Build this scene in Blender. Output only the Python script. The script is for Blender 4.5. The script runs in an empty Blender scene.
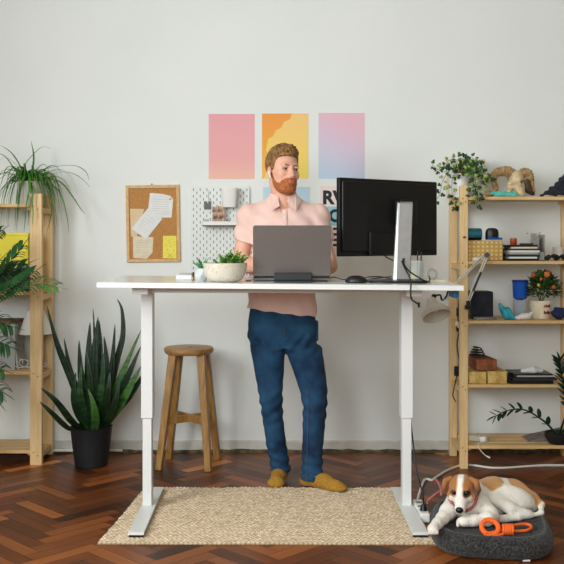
import bpy, bmesh, math, random
import numpy as np
from mathutils import Vector, Matrix, Euler, noise as mnoise
PI = math.pi
scene = bpy.context.scene
COL = scene.collection
F, HX, HY, CH = 919.0, 272.0, 239.0, 1.29      # focal length in px, principal point, camera height

def W(px, py, Y):
    """a point of the room at distance Y from the camera"""
    return Vector(((px-HX)/F*Y, Y, CH-(py-HY)/F*Y))
def WZ(px, py, Z):
    Y = (CH-Z)*F/(py-HY)
    return Vector(((px-HX)/F*Y, Y, Z))

# ------------------------------------------------------------ materials
def srgb(c):
    c = [x/255 for x in c]
    return tuple((x/12.92 if x <= .04045 else ((x+.055)/1.055)**2.4) for x in c) + (1,)
MATS = {}
def mat(name, c1, c2=None, rough=.6, metal=0, scale=8, stretch=(1,1,1), bump=0, bscale=None, detail=4, emit=None, trans=0, ior=1.45, spec=.5, sheen=0, lo=.35, hi=.65, sss=0, alpha=1, coat=0, dist=0):
    m = bpy.data.materials.new(name); m.use_nodes = True
    nt = m.node_tree; b = nt.nodes['Principled BSDF']
    b.inputs['Base Color'].default_value = srgb(c1)
    b.inputs['Roughness'].default_value = rough
    b.inputs['Metallic'].default_value = metal
    b.inputs['Transmission Weight'].default_value = trans
    b.inputs['IOR'].default_value = ior
    b.inputs['Specular IOR Level'].default_value = spec
    b.inputs['Sheen Weight'].default_value = sheen
    b.inputs['Coat Weight'].default_value = coat
    b.inputs['Subsurface Weight'].default_value = sss
    if sss:
        b.inputs['Subsurface Radius'].default_value = (1, .35, .2); b.inputs['Subsurface Scale'].default_value = .01
    b.inputs['Alpha'].default_value = alpha
    tc = nt.nodes.new('ShaderNodeTexCoord'); mp = nt.nodes.new('ShaderNodeMapping')
    mp.inputs['Scale'].default_value = stretch
    nt.links.new(tc.outputs['Object'], mp.inputs['Vector'])
    nz = nt.nodes.new('ShaderNodeTexNoise'); nz.inputs['Scale'].default_value = scale
    nz.inputs['Detail'].default_value = detail; nz.inputs['Distortion'].default_value = dist
    nt.links.new(mp.outputs['Vector'], nz.inputs['Vector'])
    rp = nt.nodes.new('ShaderNodeValToRGB')
    rp.color_ramp.elements[0].position = lo; rp.color_ramp.elements[1].position = hi
    rp.color_ramp.elements[0].color = srgb(c1); rp.color_ramp.elements[1].color = srgb(c2 or c1)
    nt.links.new(nz.outputs['Fac'], rp.inputs['Fac'])
    nt.links.new(rp.outputs['Color'], b.inputs['Base Color'])
    if bump:
        bp = nt.nodes.new('ShaderNodeBump'); bp.inputs['Strength'].default_value = bump
        bp.inputs['Distance'].default_value = .004
        n2 = nt.nodes.new('ShaderNodeTexNoise'); n2.inputs['Scale'].default_value = bscale or scale
        n2.inputs['Detail'].default_value = 3
        nt.links.new(mp.outputs['Vector'], n2.inputs['Vector'])
        nt.links.new(n2.outputs['Fac'], bp.inputs['Height'])
        nt.links.new(bp.outputs['Normal'], b.inputs['Normal'])
    MATS[name] = m
    return m
def nodes_of(m): return m.node_tree, m.node_tree.nodes['Principled BSDF']
def node(nt, kind, **kw):
    n = nt.nodes.new(kind)
    for k, v in kw.items():
        if k.startswith('i_'):
            key = k[2:]; key = int(key) if key.isdigit() else key
            n.inputs[key].default_value = v
        else: setattr(n, k, v)
    return n
def attr_mat(name, attr, rough=.7, bump=0, bscale=200, var=.0, **kw):
    """a material whose own colour is stored per vertex / face (fur patches, plank tones)"""
    m = mat(name, (200,200,200), rough=rough, bump=bump, bscale=bscale, **kw)
    nt, b = nodes_of(m)
    a = node(nt, 'ShaderNodeAttribute', attribute_name=attr)
    if var:
        nz = node(nt, 'ShaderNodeTexNoise', i_Scale=60.0, i_Detail=4.0)
        tc = [n for n in nt.nodes if n.type == 'TEX_COORD'][0]
        nt.links.new(tc.outputs['Object'], nz.inputs['Vector'])
        mr = node(nt, 'ShaderNodeMapRange'); mr.inputs[3].default_value = 1-var; mr.inputs[4].default_value = 1+var
        nt.links.new(nz.outputs['Fac'], mr.inputs[0])
        vm = node(nt, 'ShaderNodeVectorMath', operation='SCALE')
        nt.links.new(a.outputs['Color'], vm.inputs[0]); nt.links.new(mr.outputs[0], vm.inputs['Scale'])
        nt.links.new(vm.outputs[0], b.inputs['Base Color'])
    else:
        nt.links.new(a.outputs['Color'], b.inputs['Base Color'])
    return m

mat('white_paint', (226,227,225), rough=.35)
mat('white_lacquer', (226,227,225), rough=.22, spec=.5)
mat('grey_metal', (150,147,142), rough=.45, metal=.3)
mat('black_plastic', (14,15,17), (20,21,23), rough=.38, scale=40)
mat('monitor_back', (9,10,14), (13,14,18), rough=.42, scale=60)
mat('black_cord', (16,16,17), rough=.5)
mat('white_plastic', (232,231,226), rough=.4)
mat('white_cord', (222,220,212), rough=.5)
mat('silver', (150,148,145), (158,156,153), rough=.42, metal=.55, scale=30)
mat('silver_light', (196,196,194), rough=.4, metal=.4)
mat('laptop_metal', (110,102,98), (120,112,108), rough=.42, metal=.55, scale=300, lo=.3, hi=.7)
mat('pine', (222,184,128), (238,208,158), rough=.5, scale=6, stretch=(12,12,1.1), detail=6, lo=.3, hi=.75, bump=.08, dist=.4)
mat('pine_x', (212,172,112), (232,198,142), rough=.5, scale=6, stretch=(1.1,12,12), detail=6, lo=.3, hi=.75, bump=.08, dist=.4)
mat('knot_wood', (120,74,36), rough=.6)
mat('bolt', (40,30,24), rough=.5, metal=.5)
mat('stool_wood', (132,92,42), (178,134,74), rough=.42, scale=7, stretch=(10,10,1), detail=6, bump=.1, lo=.3, hi=.7)
mat('stool_top', (140,98,52), (182,140,88), rough=.42, scale=7, stretch=(1.2,10,10), detail=6, bump=.1, lo=.3, hi=.7)
mat('black_pot', (20,21,25), (26,27,31), rough=.6, scale=60)
mat('soil', (48,34,24), (80,60,42), rough=.95, scale=90, bump=.8, bscale=120)
mat('snake_leaf', (22,50,26), (58,92,46), rough=.38, scale=9, stretch=(1,1,4), lo=.45, hi=.75, detail=2)
mat('snake_dark', (16,36,20), (30,58,30), rough=.36, scale=10, stretch=(1,1,4), lo=.4, hi=.7)
mat('snake_light', (70,112,50), (34,72,34), rough=.4, scale=12, stretch=(1,1,4), lo=.4, hi=.7)
mat('spider_leaf', (38,96,28), (92,146,50), rough=.4, scale=14, lo=.35, hi=.7)
mat('spider_pale', (140,158,74), (172,180,104), rough=.45, scale=14)
mat('palm_leaf', (20,62,30), (48,104,48), rough=.38, scale=9, lo=.35, hi=.7)
mat('palm_light', (60,122,52), (112,160,88), rough=.4, scale=9, lo=.35, hi=.7)
mat('palm_stem', (74,96,44), rough=.5)
mat('ivy_leaf', (26,70,30), (76,122,58), rough=.45, scale=26, lo=.4, hi=.75)
mat('sprout', (96,164,50), (150,200,90), rough=.5, scale=60, lo=.35, hi=.7)
mat('succulent', (60,112,70), (120,162,110), rough=.45, scale=40, lo=.35, hi=.7)
mat('aloe', (40,110,60), (104,168,96), rough=.4, scale=30, lo=.35, hi=.7)
mat('zz_leaf', (14,42,24), (28,66,36), rough=.3, scale=20, lo=.35, hi=.7)
mat('bush_leaf', (34,66,28), (74,108,50), rough=.5, scale=40, lo=.35, hi=.7)
mat('petal_red', (178,62,34), (206,96,48), rough=.6, scale=50)
mat('petal_orange', (204,96,46), (222,130,62), rough=.6, scale=50)
mat('petal_yellow', (228,186,70), rough=.6)
mat('terracotta', (120,62,42), (140,78,52), rough=.75, scale=30)
mat('ceramic', (226,224,218), rough=.3)
mat('pot_grey', (196,192,182), (206,203,194), rough=.5, scale=20)
mat('jute', (204,178,146), (238,220,190), rough=.9, scale=70, lo=.3, hi=.7, detail=5, bump=.5, bscale=260)
m = MATS['jute']; nt, b = nodes_of(m)      # crevice shade painted into the colour, darker between the knots
a_ = node(nt, 'ShaderNodeAttribute', attribute_name='warp'); mx = node(nt, 'ShaderNodeMix', data_type='RGBA')
src = b.inputs['Base Color'].links[0].from_socket; nt.links.new(a_.outputs['Fac'], mx.inputs[0]); nt.links.new(src, mx.inputs[7])
mx.inputs[6].default_value = srgb((112,82,52)); nt.links.new(mx.outputs[2], b.inputs['Base Color'])
mat('plush', (26,26,28), (44,43,45), rough=1, scale=140, bump=1.0, bscale=240, sheen=.08)
mat('pale_wood', (226,208,178), (232,216,190), rough=.6)
mat('plush_shag', (24,24,25), (74,71,70), rough=1, scale=120, bump=1.0, bscale=150, sheen=.15, lo=.4, hi=.7)
mat('skin', (230,172,146), (238,184,160), rough=.5, scale=20, sss=.12)
mat('lip', (196,112,98), rough=.45)
mat('hair', (84,56,28), (172,124,70), rough=.6, scale=70, lo=.35, hi=.65, bump=1, bscale=160, stretch=(1,1,.6))
mat('beard', (160,84,38), (200,122,70), rough=.7, scale=110, lo=.35, hi=.65, bump=1, bscale=240)
mat('shirt', (236,198,186), (240,205,194), rough=.85, scale=6, bump=.15, bscale=500, sheen=.15)
mat('button', (240,225,218), rough=.35)
mat('denim', (8,36,66), (42,92,130), rough=.9, scale=7, lo=.34, hi=.78, detail=5, bump=.3, bscale=700)
mat('denim_seam', (96,76,46), rough=.8)
mat('denim_hem', (40,80,110), (18,50,80), rough=.85, scale=60)
mat('sock', (158,112,34), (190,142,56), rough=.95, scale=160, bump=.8, bscale=300)
mat('eye_white', (140,124,116), rough=.2)
mat('iris', (38,42,40), rough=.2)
mat('black', (8,8,9), rough=.3)
mat('cork', (176,122,66), (204,150,92), rough=.95, scale=160, lo=.3, hi=.7, bump=.5, bscale=220)
mat('frame_wood', (206,162,104), (222,182,128), rough=.5, scale=12, stretch=(4,4,4))
mat('paper_white', (236,236,232), (228,229,228), rough=.8, scale=20)
mat('paper_cream', (234,222,196), (224,210,180), rough=.8, scale=26)
mat('paper_kraft', (222,198,158), (230,208,170), rough=.8, scale=12)
mat('sticky_yellow', (246,232,104), (240,224,88), rough=.8, scale=30)
mat('ink', (40,42,46), rough=.7)
mat('faint_ink', (190,192,196), rough=.8)
mat('pin_yellow', (214,180,40), rough=.4)
mat('peg_white', (228,232,228), rough=.45)
mat('peg_hole', (120,126,122), rough=.9)
mat('photo_black', (22,20,24), (60,30,34), rough=.3, scale=60)
mat('photo_brown', (70,42,30), (214,168,128), rough=.4, scale=32, detail=2, lo=.42, hi=.6)
mat('yellow_plastic', (240,224,30), (236,216,26), rough=.45, scale=8)
mat('dark_box', (34,42,44), (46,54,54), rough=.6, scale=12)
mat('lamp_shade', (232,228,218), rough=.7, sheen=.1)
mat('lamp_enamel', (214,208,194), (206,200,184), rough=.4, scale=10)
mat('plastic_clear', (205,208,205), rough=.25, alpha=.55)
mat('brown_lid', (112,70,42), (134,88,56), rough=.6, scale=12)
mat('grey_fabric', (112,106,100), (140,134,126), rough=.9, scale=30)
mat('speckled', (206,197,180), (216,208,192), rough=.7, scale=30)
mat('marble', (196,199,199), (172,177,179), rough=.4, scale=16, lo=.45, hi=.6)
mat('orange_rope', (240,92,24), (255,120,44), rough=.7, scale=260, bump=.6, bscale=300)
mat('leash_red', (140,44,50), (206,130,126), rough=.8, scale=260, lo=.4, hi=.6)
mat('nose_black', (14,12,13), rough=.35)
mat('bone', (228,208,170), (180,150,108), rough=.75, scale=26, lo=.4, hi=.7, bump=.5, bscale=60)
mat('horn', (190,160,112), (122,92,58), rough=.7, scale=34, lo=.35, hi=.7, bump=.9, bscale=70)
mat('horn_dark', (96,72,48), (60,44,30), rough=.8, scale=30, bump=.9, bscale=70)
mat('turquoise', (78,178,164), (104,206,190), rough=.5, scale=60)
mat('dark_cloth', (26,28,38), (40,42,54), rough=.85, scale=18, bump=.5, bscale=24)
mat('cloth_light', (190,190,196), rough=.8)
mat('basket', (196,158,88), (206,170,102), rough=.85, scale=60)
mat('basket_dot', (236,214,150), rough=.85)
mat('teal_foil', (58,140,160), (40,110,136), rough=.3, metal=.3, scale=20)
mat('blue_plastic', (24,82,172), rough=.3)
mat('blue_lid', (20,54,140), rough=.3)
mat('filter_blue', (30,96,200), rough=.12, alpha=.72)
mat('clear_jug', (214,222,228), rough=.1, alpha=.4)
mat('teal_bag', (60,178,196), (42,150,172), rough=.5, scale=30, bump=.5, bscale=40)
mat('white_bag', (228,228,226), rough=.6, bump=.6, bscale=40)
mat('navy', (22,30,66), (34,44,86), rough=.8, scale=30, bump=.6, bscale=40)
mat('clamp_blue', (18,92,140), (24,110,160), rough=.4, scale=30)
mat('orange_cup', (196,78,36), (176,62,28), rough=.4, scale=20)
mat('brick_red', (158,94,60), (118,70,48), rough=.9, scale=30, bump=.9, bscale=60)
mat('brick_brown', (120,84,54), (96,66,44), rough=.9, scale=30, bump=.9, bscale=60)
mat('brick_yellow', (222,192,118), (186,150,80), rough=.9, scale=34, lo=.35, hi=.65, bump=1, bscale=70)
mat('grey_paper', (176,176,172), rough=.7)
mat('yellow_liquid', (244,216,30), rough=.4)
mat('glass', (225,232,230), rough=.05, alpha=.35)
mat('pink_letter', (232,205,200), rough=.7)
mat('poster_cyan', (150,208,220), rough=.7)
mat('poster_pale', (240,224,220), rough=.7)
mat('red_mark', (140,30,40), rough=.6)
mat('skirting', (214,212,204), (196,192,182), rough=.6, scale=10, lo=.4, hi=.7)
mat('skirting_dirt', (70,68,48), (120,112,86), rough=.9, scale=22, lo=.4, hi=.65)
mat('pencil', (206,196,160), rough=.5)
mat('ceiling_white', (206,204,196), rough=.8)
mat('window_glass', (240,245,250), rough=.02, alpha=.1)

def gradient_mat(name, stops, axis='Z', rough=.7, extra=None, slope=0):
    """printed poster: colours run along the sheet (generated coordinates)"""
    m = mat(name, (255,255,255), rough=rough); nt, b = nodes_of(m)
    tc = [n for n in nt.nodes if n.type == 'TEX_COORD'][0]
    sp = node(nt, 'ShaderNodeSeparateXYZ'); nt.links.new(tc.outputs['Generated'], sp.inputs[0])
    v = sp.outputs[axis]
    if slope:
        mu = node(nt, 'ShaderNodeMath', operation='MULTIPLY_ADD', i_1=slope)
        nt.links.new(sp.outputs['X'], mu.inputs[0]); nt.links.new(v, mu.inputs[2]); v = mu.outputs[0]
    rp = node(nt, 'ShaderNodeValToRGB'); r = rp.color_ramp
    r.elements[0].position, r.elements[1].position = stops[0][0], stops[-1][0]
    r.elements[0].color, r.elements[1].color = srgb(stops[0][1]), srgb(stops[-1][1])
    for p, c in stops[1:-1]:
        e = r.elements.new(p); e.color = srgb(c)
    nt.links.new(v, rp.inputs['Fac']); nt.links.new(rp.outputs['Color'], b.inputs['Base Color'])
    return m
gradient_mat('poster_pink', [(0,(246,194,176)),(.3,(242,178,176)),(1,(238,170,178))])
gradient_mat('poster_lilac', [(0,(190,216,236)),(.45,(212,206,226)),(1,(236,192,208))], slope=.25)
gradient_mat('poster_orange', [(0,(248,196,92)),(.5,(246,172,72)),(1,(246,160,74))])
gradient_mat('poster_yellow', [(0,(250,226,110)),(.5,(250,212,116)),(1,(250,206,132))])
gradient_mat('poster_blue', [(0,(206,226,238)),(1,(196,222,238))])
# speckles on the bowl
m = MATS['speckled']; nt, b = nodes_of(m)
vo = node(nt, 'ShaderNodeTexVoronoi', i_Scale=90.0); tc = [n for n in nt.nodes if n.type == 'TEX_COORD'][0]
nt.links.new(tc.outputs['Object'], vo.inputs['Vector'])
lt = node(nt, 'ShaderNodeMath', operation='LESS_THAN', i_1=.17); nt.links.new(vo.outputs['Distance'], lt.inputs[0])
mx = node(nt, 'ShaderNodeMix', data_type='RGBA'); old = b.inputs['Base Color'].links[0].from_socket
nt.links.new(lt.outputs[0], mx.inputs[0]); nt.links.new(old, mx.inputs[6]); mx.inputs[7].default_value = srgb((150,122,96))
nt.links.new(mx.outputs[2], b.inputs['Base Color'])
# plaster wall: off-white with faint trowel unevenness
mat('plaster_taupe', (158,148,132), rough=.9)
m = mat('plaster', (238,241,238), (233,237,234), rough=.85, scale=1.6, bump=.25, bscale=24, detail=5, lo=.3, hi=.7)
# parquet: per plank tone (face attribute) times fine grain along the plank (uv)
m = mat('parquet', (120,60,20), rough=.26); nt, b = nodes_of(m)
at = node(nt, 'ShaderNodeAttribute', attribute_name='tone')
uv = node(nt, 'ShaderNodeUVMap'); mp = node(nt, 'ShaderNodeMapping'); mp.inputs['Scale'].default_value = (3, 60, 1)
nt.links.new(uv.outputs[0], mp.inputs[0])
nz = node(nt, 'ShaderNodeTexNoise', i_Scale=1.0, i_Detail=6.0, i_Distortion=.6); nt.links.new(mp.outputs[0], nz.inputs['Vector'])
ad = node(nt, 'ShaderNodeMath', operation='MULTIPLY_ADD', i_1=.35); nt.links.new(nz.outputs['Fac'], ad.inputs[0]); nt.links.new(at.outputs['Fac'], ad.inputs[2])
rp = node(nt, 'ShaderNodeValToRGB'); r = rp.color_ramp
r.elements[0].position, r.elements[1].position = .12, 1.18
r.elements[0].color, r.elements[1].color = srgb((40,18,6)), srgb((206,132,66))
for p_, c_ in ((.36,(76,36,12)),(.62,(118,62,24)),(.86,(160,92,42))):
    e = r.elements.new(p_); e.color = srgb(c_)
r.elements[-1].position = 1.0
nt.links.new(ad.outputs[0], rp.inputs['Fac']); nt.links.new(rp.outputs['Color'], b.inputs['Base Color'])
n3 = node(nt, 'ShaderNodeTexNoise', i_Scale=2.5, i_Detail=4.0)
mr = node(nt, 'ShaderNodeMapRange'); mr.inputs[3].default_value = .26; mr.inputs[4].default_value = .5
tc = [n for n in nt.nodes if n.type == 'TEX_COORD'][0]; nt.links.new(tc.outputs['Object'], n3.inputs['Vector'])
nt.links.new(n3.outputs['Fac'], mr.inputs[0]); nt.links.new(mr.outputs[0], b.inputs['Roughness'])
bp = node(nt, 'ShaderNodeBump', i_Strength=.12, i_Distance=.003); nt.links.new(nz.outputs['Fac'], bp.inputs['Height']); nt.links.new(bp.outputs[0], b.inputs['Normal'])
mat('floor_gap', (34,14,5), rough=.8)
attr_mat('fur', 'fur_colour', rough=.85, bump=.5, bscale=320, var=.1, sheen=.2)

# ------------------------------------------------------------ objects
def wloc(o):
    v = Vector((0,0,0))
    while o is not None:
        v = v + Vector(o.location); o = o.parent
    return v
def tag(o, label=None, cat=None, group=None, kind=None):
    if label: o['label'] = label
    if cat: o['category'] = cat
    if group: o['group'] = group
    if kind: o['kind'] = kind
    return o
def thing(name, label, cat, loc, group=None):
    o = bpy.data.objects.new(name, None); COL.objects.link(o)
    o.location = loc; o.empty_display_size = .05
    return tag(o, label, cat, group)
def link_mesh(name, V, Fc, materials, parent=None, idx=None, smooth=True, angle=None, flat=False):
    V = np.asarray(V, dtype=float).reshape(-1,3)
    if parent is not None: org = np.array(wloc(parent))
    else:
        lo, hi = V.min(0), V.max(0); org = np.array([(lo[0]+hi[0])/2, (lo[1]+hi[1])/2, lo[2]])
    me = bpy.data.meshes.new(name)
    me.from_pydata((V-org).tolist(), [], [list(map(int, f)) for f in Fc]); me.validate()
    if not isinstance(materials, (list, tuple)): materials = [materials]
    for m in materials: me.materials.append(MATS[m] if isinstance(m, str) else m)
    if idx is not None: me.polygons.foreach_set('material_index', list(idx)[:len(me.polygons)])
    me.polygons.foreach_set('use_smooth', [smooth]*len(me.polygons))
    me.update()
    if smooth and angle is not None: me.set_sharp_from_angle(angle=math.radians(angle))
    o = bpy.data.objects.new(name, me); COL.objects.link(o)
    if parent is not None: o.parent = parent
    else: o.location = org
    return o

class MB:
    """collects shapes into one mesh"""
    def __init__(s): s.V=[]; s.F=[]; s.M=[]; s.mi=0
    def add(s, V, Fc):
        n=len(s.V); s.V += [Vector(v) for v in V]; s.F += [[i+n for i in f] for f in Fc]; s.M += [s.mi]*len(Fc); return s
    def box(s, lo, hi, T=None):
        x0,y0,z0 = lo; x1,y1,z1 = hi
        V=[Vector(v) for v in ((x0,y0,z0),(x1,y0,z0),(x1,y1,z0),(x0,y1,z0),(x0,y0,z1),(x1,y0,z1),(x1,y1,z1),(x0,y1,z1))]
        if T is not None: V=[T@v for v in V]
        return s.add(V, [(0,3,2,1),(4,5,6,7),(0,1,5,4),(1,2,6,5),(2,3,7,6),(3,0,4,7)])
    def cyl(s, p0, p1, r0, r1=None, n=20, caps=True):
        p0, p1 = Vector(p0), Vector(p1); r1 = r0 if r1 is None else r1
        d=(p1-p0).normalized(); u=d.orthogonal().normalized(); w=d.cross(u)
        V=[]
        for p,r in ((p0,r0),(p1,r1)):
            V += [p+(u*math.cos(2*PI*i/n)+w*math.sin(2*PI*i/n))*r for i in range(n)]
        Fc=[(i,(i+1)%n,n+(i+1)%n,n+i) for i in range(n)]
        if caps: Fc += [tuple(range(n))[::-1], tuple(range(n,2*n))]
        return s.add(V,Fc)
    def beam(s, p0, p1, w, d, side=Vector((1,0,0)), w1=None, d1=None):
        """rectangular bar from p0 to p1; side gives the direction of width w"""
        p0,p1=Vector(p0),Vector(p1); a=(p1-p0).normalized(); u=(side-a*side.dot(a)).normalized(); v=a.cross(u)
        V=[]
        for p,ww,dd in ((p0,w,d),(p1,w1 or w,d1 or d)):
            V += [p+u*(sx*ww/2)+v*(sy*dd/2) for sx,sy in ((-1,-1),(1,-1),(1,1),(-1,1))]
        return s.add(V,[(3,2,1,0),(4,5,6,7),(0,1,5,4),(1,2,6,5),(2,3,7,6),(3,0,4,7)])
    def tube(s, pts, r, n=8, sub=6, closed=False):
        P=curve(pts, sub, closed); rr = r if callable(r) else (lambda t: r)
        m=len(P); V=[]; u=None
        for i,p in enumerate(P):
            if closed: d=(P[(i+1)%m]-P[i-1])
            else: d=(P[min(i+1,m-1)]-P[max(i-1,0)])
            d.normalize()
            u = d.orthogonal() if u is None else (u-d*u.dot(d))
            u.normalize(); w=d.cross(u); q=rr(i/max(1,m-1))
            V += [p+(u*math.cos(2*PI*k/n)+w*math.sin(2*PI*k/n))*q for k in range(n)]
        Fc=[]
        for i in range(m if closed else m-1):
            j=(i+1)%m
            Fc += [(i*n+k, i*n+(k+1)%n, j*n+(k+1)%n, j*n+k) for k in range(n)]
        if not closed: Fc += [tuple(range(n))[::-1], tuple(range((m-1)*n,m*n))]
        return s.add(V,Fc)
    def lathe(s, c, prof, n=40, sx=1, sy=1, T=None):
        """profile of (radius, z) from bottom to top round the axis through c"""
        c=Vector(c); V=[]; Fc=[]
        for r,z in prof:
            for k in range(n):
                v=Vector((r*sx*math.cos(2*PI*k/n), r*sy*math.sin(2*PI*k/n), z))
                if T is not None: v=T@v
                V.append(c+v)
        for i in range(len(prof)-1):
            Fc += [(i*n+k, i*n+(k+1)%n, (i+1)*n+(k+1)%n, (i+1)*n+k) for k in range(n)]
        if prof[0][0]>1e-4: Fc.append(tuple(range(n))[::-1])
        if prof[-1][0]>1e-4: Fc.append(tuple(range((len(prof)-1)*n, len(prof)*n)))
        return s.add(V,Fc)
    def ball(s, c, r, n=16, T=None):
        r = (r,r,r) if not hasattr(r,'__len__') else r
        prof=[(max(1e-5,math.sin(PI*i/(n//2))),-math.cos(PI*i/(n//2))) for i in range(n//2+1)]
        M = Matrix.Diagonal((r[0],r[1],r[2])); M = (T@M) if T is not None else M
        return s.lathe(c, prof, n, T=M)
    def prism(s, poly, off):
        """polygon (3-D points, one plane) pushed along off"""
        n=len(poly); off=Vector(off); V=[Vector(p) for p in poly]+[Vector(p)+off for p in poly]
        return s.add(V,[tuple(range(n))[::-1], tuple(range(n,2*n))]+[(i,(i+1)%n,n+(i+1)%n,n+i) for i in range(n)])
    def blade(s, pts, wid, up=Vector((0,0,1)), fold=.25, sub=3, side=None):
        """a leaf: mid-rib along pts, width wid(t), slightly folded"""
        P=curve(pts, sub); m=len(P); V=[]; Fc=[]
        for i,p in enumerate(P):
            d=(P[min(i+1,m-1)]-P[max(i-1,0)]).normalized()
            sd = side.copy() if side is not None else d.cross(up)
            sd = sd-d*sd.dot(d)
            if sd.length<1e-4: sd=d.orthogonal()
            sd.normalize(); nn=sd.cross(d); w=max(wid(i/(m-1)),.0004)
            V += [p-sd*w+nn*w*fold, p, p+sd*w+nn*w*fold]
        for i in range(m-1):
            a=i*3; Fc += [(a,a+1,a+4,a+3),(a+1,a+2,a+5,a+4)]
        return s.add(V,Fc)
    def build(s, name, m, parent=None, smooth=True, angle=35, bevel=0, solid=0, subsurf=0):
        o=link_mesh(name, [tuple(v) for v in s.V], s.F, m, parent, idx=s.M if any(s.M) else None, smooth=smooth, angle=angle)
        if solid:
            md=o.modifiers.new('thick','SOLIDIFY'); md.thickness=solid; md.offset=0
        if subsurf:
            md=o.modifiers.new('sub','SUBSURF'); md.levels=md.render_levels=subsurf
        if bevel:
            md=o.modifiers.new('bev','BEVEL'); md.width=bevel; md.segments=2; md.limit_method='ANGLE'; md.angle_limit=math.radians(40)
        return o
def curve(pts, sub=6, closed=False):
    pts=[Vector(p) for p in pts]; n=len(pts)
    if n==2: return [pts[0].lerp(pts[1],i/sub) for i in range(sub+1)]
    out=[]
    for i in range(n if closed else n-1):
        if closed: p0,p1,p2,p3=pts[i-1],pts[i],pts[(i+1)%n],pts[(i+2)%n]
        else: p0,p1,p2,p3=pts[max(i-1,0)],pts[i],pts[i+1],pts[min(i+2,n-1)]
        for k in range(sub):
            t=k/sub
            out.append(.5*((2*p1)+(p2-p0)*t+(2*p0-5*p1+4*p2-p3)*t*t+(3*p1-p0-3*p2+p3)*t**3))
    if not closed: out.append(pts[-1])
    return out
def one(name, mb, m, label, cat, group=None, **kw):
    return tag(mb.build(name, m, None, **kw), label, cat, group)
def rotz(c, a):
    c=Vector(c); return Matrix.Translation(c)@Matrix.Rotation(a,4,'Z')@Matrix.Translation(-c)
def dup(root, loc, rz=0, label=None, group=None):
    r=root.copy(); COL.objects.link(r); r.location=loc; r.rotation_euler=(0,0,rz)
    if label: r['label']=label
    if group: r['group']=group
    for ch in list(root.children):
        c=ch.copy(); COL.objects.link(c); c.parent=r
        for g in ch.children:
            d=g.copy(); COL.objects.link(d); d.parent=c
    return r

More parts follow.
